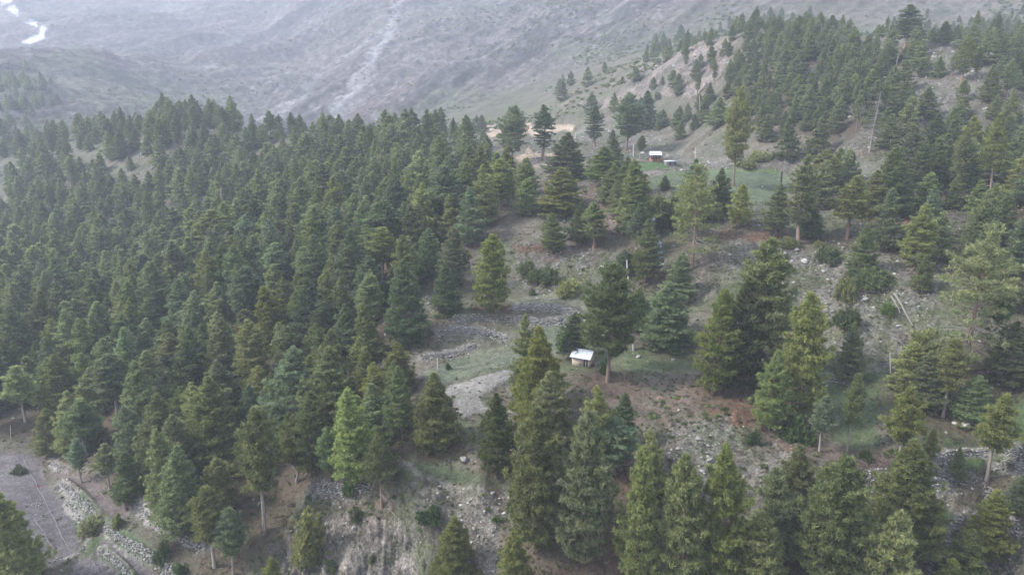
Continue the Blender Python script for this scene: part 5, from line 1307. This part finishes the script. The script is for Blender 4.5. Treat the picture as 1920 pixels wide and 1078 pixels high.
rf = Acc(); rf.add([(-w * .6, -1.2, h1 + h2 * .95), (w * .6, -1.2, h1 + h2 * .95), (w * .56, dpt * .6, h1 + h2 * 1.0 + .95), (-w * .56, dpt * .6, h1 + h2 + .95), (w * .6, dpt + .5, h1 + h2 * .95), (-w * .6, dpt + .5, h1 + h2 * .95),
        (-w * .6, -1.2, h1 + h2 * .95 - .06), (w * .6, -1.2, h1 + h2 * .95 - .06), (w * .6, dpt + .5, h1 + h2 * .95 - .06), (-w * .6, dpt + .5, h1 + h2 * .95 - .06)], np.array([(0, 1, 2, 3), (3, 2, 4, 5), (6, 9, 8, 7), (0, 6, 7, 1), (5, 4, 8, 9)]))
rf.add([(w * .6, -1.2, h1 + h2 * .95), (w * .6, dpt + .5, h1 + h2 * .95), (w * .56, dpt * .6, h1 + h2 + .95), (-w * .6, -1.2, h1 + h2 * .95), (-w * .6, dpt + .5, h1 + h2 * .95), (-w * .56, dpt * .6, h1 + h2 + .95)], np.array([(0, 1, 2), (3, 5, 4)]))
link('roof', rf.mesh('roof', [M_TIN], False), house)
st = Acc(); st.add(*tube([(w * 1.15, -.6, .1), (w * .62, -.5, h1 + .1)], [.07, .07], 4)); st.add(*tube([(w * 1.15, -.1, .1), (w * .62, 0, h1 + .1)], [.07, .07], 4)); link('ladder', st.mesh('ladder', [M_DARKW]), house)
sx, sy, sz = H(1258, 311); s2 = (sy * CP_ - (sz - CAM_Z) * SP) / FPX
shed = empty('stone_shed', (sx, sy, sz - .1), radians(3), label='low grey stone shed with flat tin roof right of the upper house', category='shed')
w = 20 * s2; hh = 8.5 * s2
boxes('wall', [(-w / 2, -w * .12, 0, 2.4, -.4, hh), (w * .02, w * .34, .002, 2.398, -.4, hh - .002), (w * .44, w / 2, 0.004, 2.396, -.4, hh - .004)], M_STONE, shed)
boxes('doorway', [(-w * .12, w * .02, .5, .6, -.3, hh - .01)], M_VOID, shed); boxes('doorway', [(w * .34, w * .44, .5, .6, -.3, hh - .01)], M_VOID, shed)
boxes('roof', [(-w * .56, w * .56, -.4, 2.7, hh + .003, hh + .09)], M_TIN, shed)
# --- poles
def pole(name, ut, vt, ub, vb, rad, mat, lab, cat='pole', bands=False, arm=0):
    x, y, z = H(ub, vb); a, t = ray(ut, vt); r = y / cos(float(a)); tx = r * sin(float(a)); tz = CAM_Z + r * float(t)
    root = empty(name, (x, y, z), label=lab, category=cat); a_ = Acc(); top = np.array([tx - x, 0, tz - z])
    n_ = 10; P_ = [top * k / n_ + [0.02 * sin(k * 2), 0, 0] for k in range(n_ + 1)]; P_[0] = np.array([0, 0, -.4]); a_.add(*tube(P_, np.linspace(rad, rad * .7, n_ + 1), 7))
    link('shaft', a_.mesh('shaft', [mat]), root)
    if bands:
        for k in range(9):
            q = top * (.04 + k * .055); b = Acc(); b.add(*tube([q, q + top * .025], [rad * 1.25] * 2, 7)); link('white_band', b.mesh('white_band', [M_WHITEW]), root)
    if arm:
        boxes('crossarm', [(-arm, arm, -.05, .05, top[2] - .25, top[2] - .13)], M_GREYW, root)
        for sx_ in (-arm * .85, arm * .85): b = Acc(); b.add(*tube([(sx_, 0, top[2] - .13), (sx_, 0, top[2] + .08)], [.05, .05], 6)); link('insulator', b.mesh('insulator', [M_WHITEW]), root)
    return np.array([tx, y, tz])
pole('flag_pole', 1175, 488, 1188, 657, .17, M_WHITEW, 'very tall leaning whitish pole right of the hut, banded near its foot', bands=True)
pole('wooden_post', 1187.6, 270, 1187.6, 293, .19, M_WHITEW, 'short thick whitish post left of the upper house')
pole('power_pole', 1303.8, 277, 1303, 313, .12, M_WHITEW, 'white upright pole at the left end of the upper green field', 'pole')
pole('power_pole', 1311.5, 180, 1312, 217, .12, M_WHITEW, 'white pole standing farther up, above the bushes left of the dead stem')
pole('power_pole', 1670, 262, 1670, 279, .16, M_WHITEW, 'short white pole between pines on the upper right hillside')
pt = pole('power_pole', 1669, 661, 1670, 700, .12, M_WHITEW, 'grey utility pole with crossarm above the lawn on the right', 'utility pole', arm=.7)
pole('wooden_post', 820.5, 672, 820.5, 692, .12, M_WHITEW, 'small white post on the left edge of the grassy field', 'post')
pole('wooden_post', 19.5, 797, 20, 822, .07, M_WHITEW, 'thin white post among trunks above the brown field at far left', 'post')
ch = pole('charred_trunk', 1466, 322, 1462, 378, .30, M_CHAR, 'dark charred trunk without branches at the right end of the upper field', 'dead trunk')
def cable(p, q, lab, sag=1.0):
    s = np.linspace(0, 1, 14)[:, None]; P_ = p * (1 - s) + q * s; P_[:, 2] -= (4 * sag * s * (1 - s))[:, 0]; a_ = Acc(); a_.add(*tube(P_, [.012] * 14, 4)); o = link('power_cable', a_.mesh('cable', [M_DARKW]), label=lab, category='cable')
lx, ly, lz = H(1390, 668)
cable(pt + [-.5, 0, .05], np.array([lx, ly, lz + 6]), 'upper thin cable running left from the grey utility pole', .8); cable(pt + [.5, 0, .05], np.array([lx + .5, ly, lz + 5.2]), 'lower thin cable running left from the grey utility pole', .9)
rx, ry, rz_ = H(1990, 760); cable(pt + [.5, 0, .05], np.array([rx, ry, rz_ + 5]), 'thin cable running right from the grey utility pole', .9)
# --- logs
def log_(u0, v0, u1, v1, rad, lab, mat=M_DEAD):
    a = np.array(H(u0, v0)) + [0, 0, rad * .9]; b = np.array(H(u1, v1)) + [0, 0, rad * .9]; s = np.linspace(0, 1, 6)[:, None]; P_ = (b - a) * s; P_[:, 2] += [max(0, float(gz(*(a + (b - a) * k)[:2])) + rad * .7 - (a + (b - a) * k)[2]) for k in s[:, 0]]
    o = empty('fallen_log', a, label=lab, category='log'); t_ = Acc(); t_.add(*tube(P_, np.linspace(rad, rad * .6, 6), 7)); link('log_wood', t_.mesh('log_wood', [mat]), o)
    t2 = Acc(); g_ = np.random.default_rng(int(u0))
    for k in range(7): q = P_[g_.integers(0, 6)]; d = g_.normal(0, 1, 3); d[2] = abs(d[2]); t2.add(*tube([q, q + d * .35], [.04, .015], 4))
    link('branch_stubs', t2.mesh('branch_stubs', [mat]), o, kind='stuff')
log_(1677, 552, 1711, 613, .22, 'long grey fallen log, the longer of two on the stony right slope'); log_(1671, 557, 1687.5, 589, .17, 'shorter grey fallen log left of the long one'); log_(1866, 388, 1880, 412, .25, 'grey fallen log high up near the right edge')
log_(1478, 640, 1482, 652, .12, 'small fallen trunk on the grass') if False else None
# --- hoses on the fields
def hose(pl, lab, rad=.05):
    P_ = []
    for (u0, v0), (u1, v1) in zip(pl[:-1], pl[1:]):
        for k in range(8):
            f = k / 8; x, y, z = H(u0 + (u1 - u0) * f + 1.2 * sin(u0 + 5 * f + v0), v0 + (v1 - v0) * f); P_.append((x, y, z + rad * .6))
    x, y, z = H(*pl[-1]); P_.append((x, y, z + rad * .6)); a_ = Acc(); a_.add(*tube(P_, [rad] * len(P_), 5)); link('water_hose', a_.mesh('hose', [M_HOSE]), label=lab, category='hose')
hose([(42,853),(56,885),(71,915),(93,955),(110,992),(129,1027)], 'long pale hose curving down the whole brown field'); hose([(19,862),(17.6,880),(26,900)], 'short pale hose at the far left end of the brown field')
hose([(64,970),(86,1005),(104,1036)], 'pale hose in the near half of the brown field'); hose([(170,1050),(182,1064),(190,1078)], 'pale hose on the small ploughed plot at the bottom'); hose([(184,922),(200,935)], 'short hose on the pinkish plot', .05)
x, y, z = H(70, 911); o = empty('red_cloth', (x, y, z), label='tiny bright red bundle of cloth beside the long hose on the brown field', category='cloth'); o_ = Acc(); bm = bmesh.new(); bmesh.ops.create_icosphere(bm, subdivisions=2, radius=.22)
for v in bm.verts: v.co.z = max(v.co.z * .7, -.12); v.co.x *= 1 + .25 * sin(v.co.y * 9)
me = bpy.data.meshes.new('sack'); bm.to_mesh(me); bm.free(); me.materials.append(M_RED); link('sack', me, o); nk = Acc(); nk.add(*tube([(0, 0, .18), (.03, 0, .3), (.1, .02, .36)], [.08, .05, .1], 6)); link('neck', nk.mesh('neck', [M_RED]), o)
x, y, z = H(68, 946); a_ = np.linspace(0, 2 * pi, 11)[:-1]; rt_ = empty('stone_ring', (x, y, z), label='little ring of whitish stones in the middle of the brown field', category='stone ring', kind='thing')
for k, t in enumerate(a_):
    o = link('stone', ST[k % 8].data, rt_); o.location = (cos(t) * .8, sin(t) * .55, .08); o.scale = (.22, .18, .16); o.rotation_euler = (0, 0, t)
# --- running water
mw, nt_, b_ = new_mat('white_water', .25, .5); b_.inputs['Base Color'].default_value = (.55, .62, .72, 1)
no = nd(nt_, 'ShaderNodeTexNoise'); no.inputs['Scale'].default_value = 2.5; cr = nd(nt_, 'ShaderNodeValToRGB'); cr.color_ramp.elements[0].color = (.10, .13, .19, 1); cr.color_ramp.elements[1].color = (.42, .46, .52, 1); cr.color_ramp.elements[0].position = .35; cr.color_ramp.elements[1].position = .62
nt_.links.new(no.outputs['Fac'], cr.inputs[0]); nt_.links.new(cr.outputs[0], b_.inputs['Base Color'])
def stream(pl, wd, name='stream'):
    c = []
    for (u0, v0), (u1, v1) in zip(pl[:-1], pl[1:]):
        for k in range(6): f = k / 6; c.append(H(u0 + (u1 - u0) * f, v0 + (v1 - v0) * f))
    c.append(H(*pl[-1])); c = np.array(c); g_ = np.random.default_rng(3); v, f = [], []
    for k, p in enumerate(c):
        w_ = wd * g_.uniform(.6, 1.3)
        for m_, q in enumerate((-1, -.5, 0, .5, 1)): v.append((p[0] + q * w_, p[1] - .1, float(gz(p[0] + q * w_, p[1] - .1)) + .22 - .12 * abs(q)))
    for k in range(len(c) - 1):
        for q in range(4): f.append((k * 5 + q, k * 5 + q + 1, k * 5 + 6 + q, k * 5 + 5 + q))
    link(name, mesh_np(name, v, np.array(f), [mw], True), kind='structure')
stream([(1218,400),(1226,412),(1224,425),(1232,440),(1236,462),(1240,500)], .42, 'waterfall')
stream([(1868,452),(1880,470),(1884,488),(1888,505)], .5); stream([(410,795),(420,812),(412,830)], .7); stream([(246,462),(240,480),(236,498)], .9)
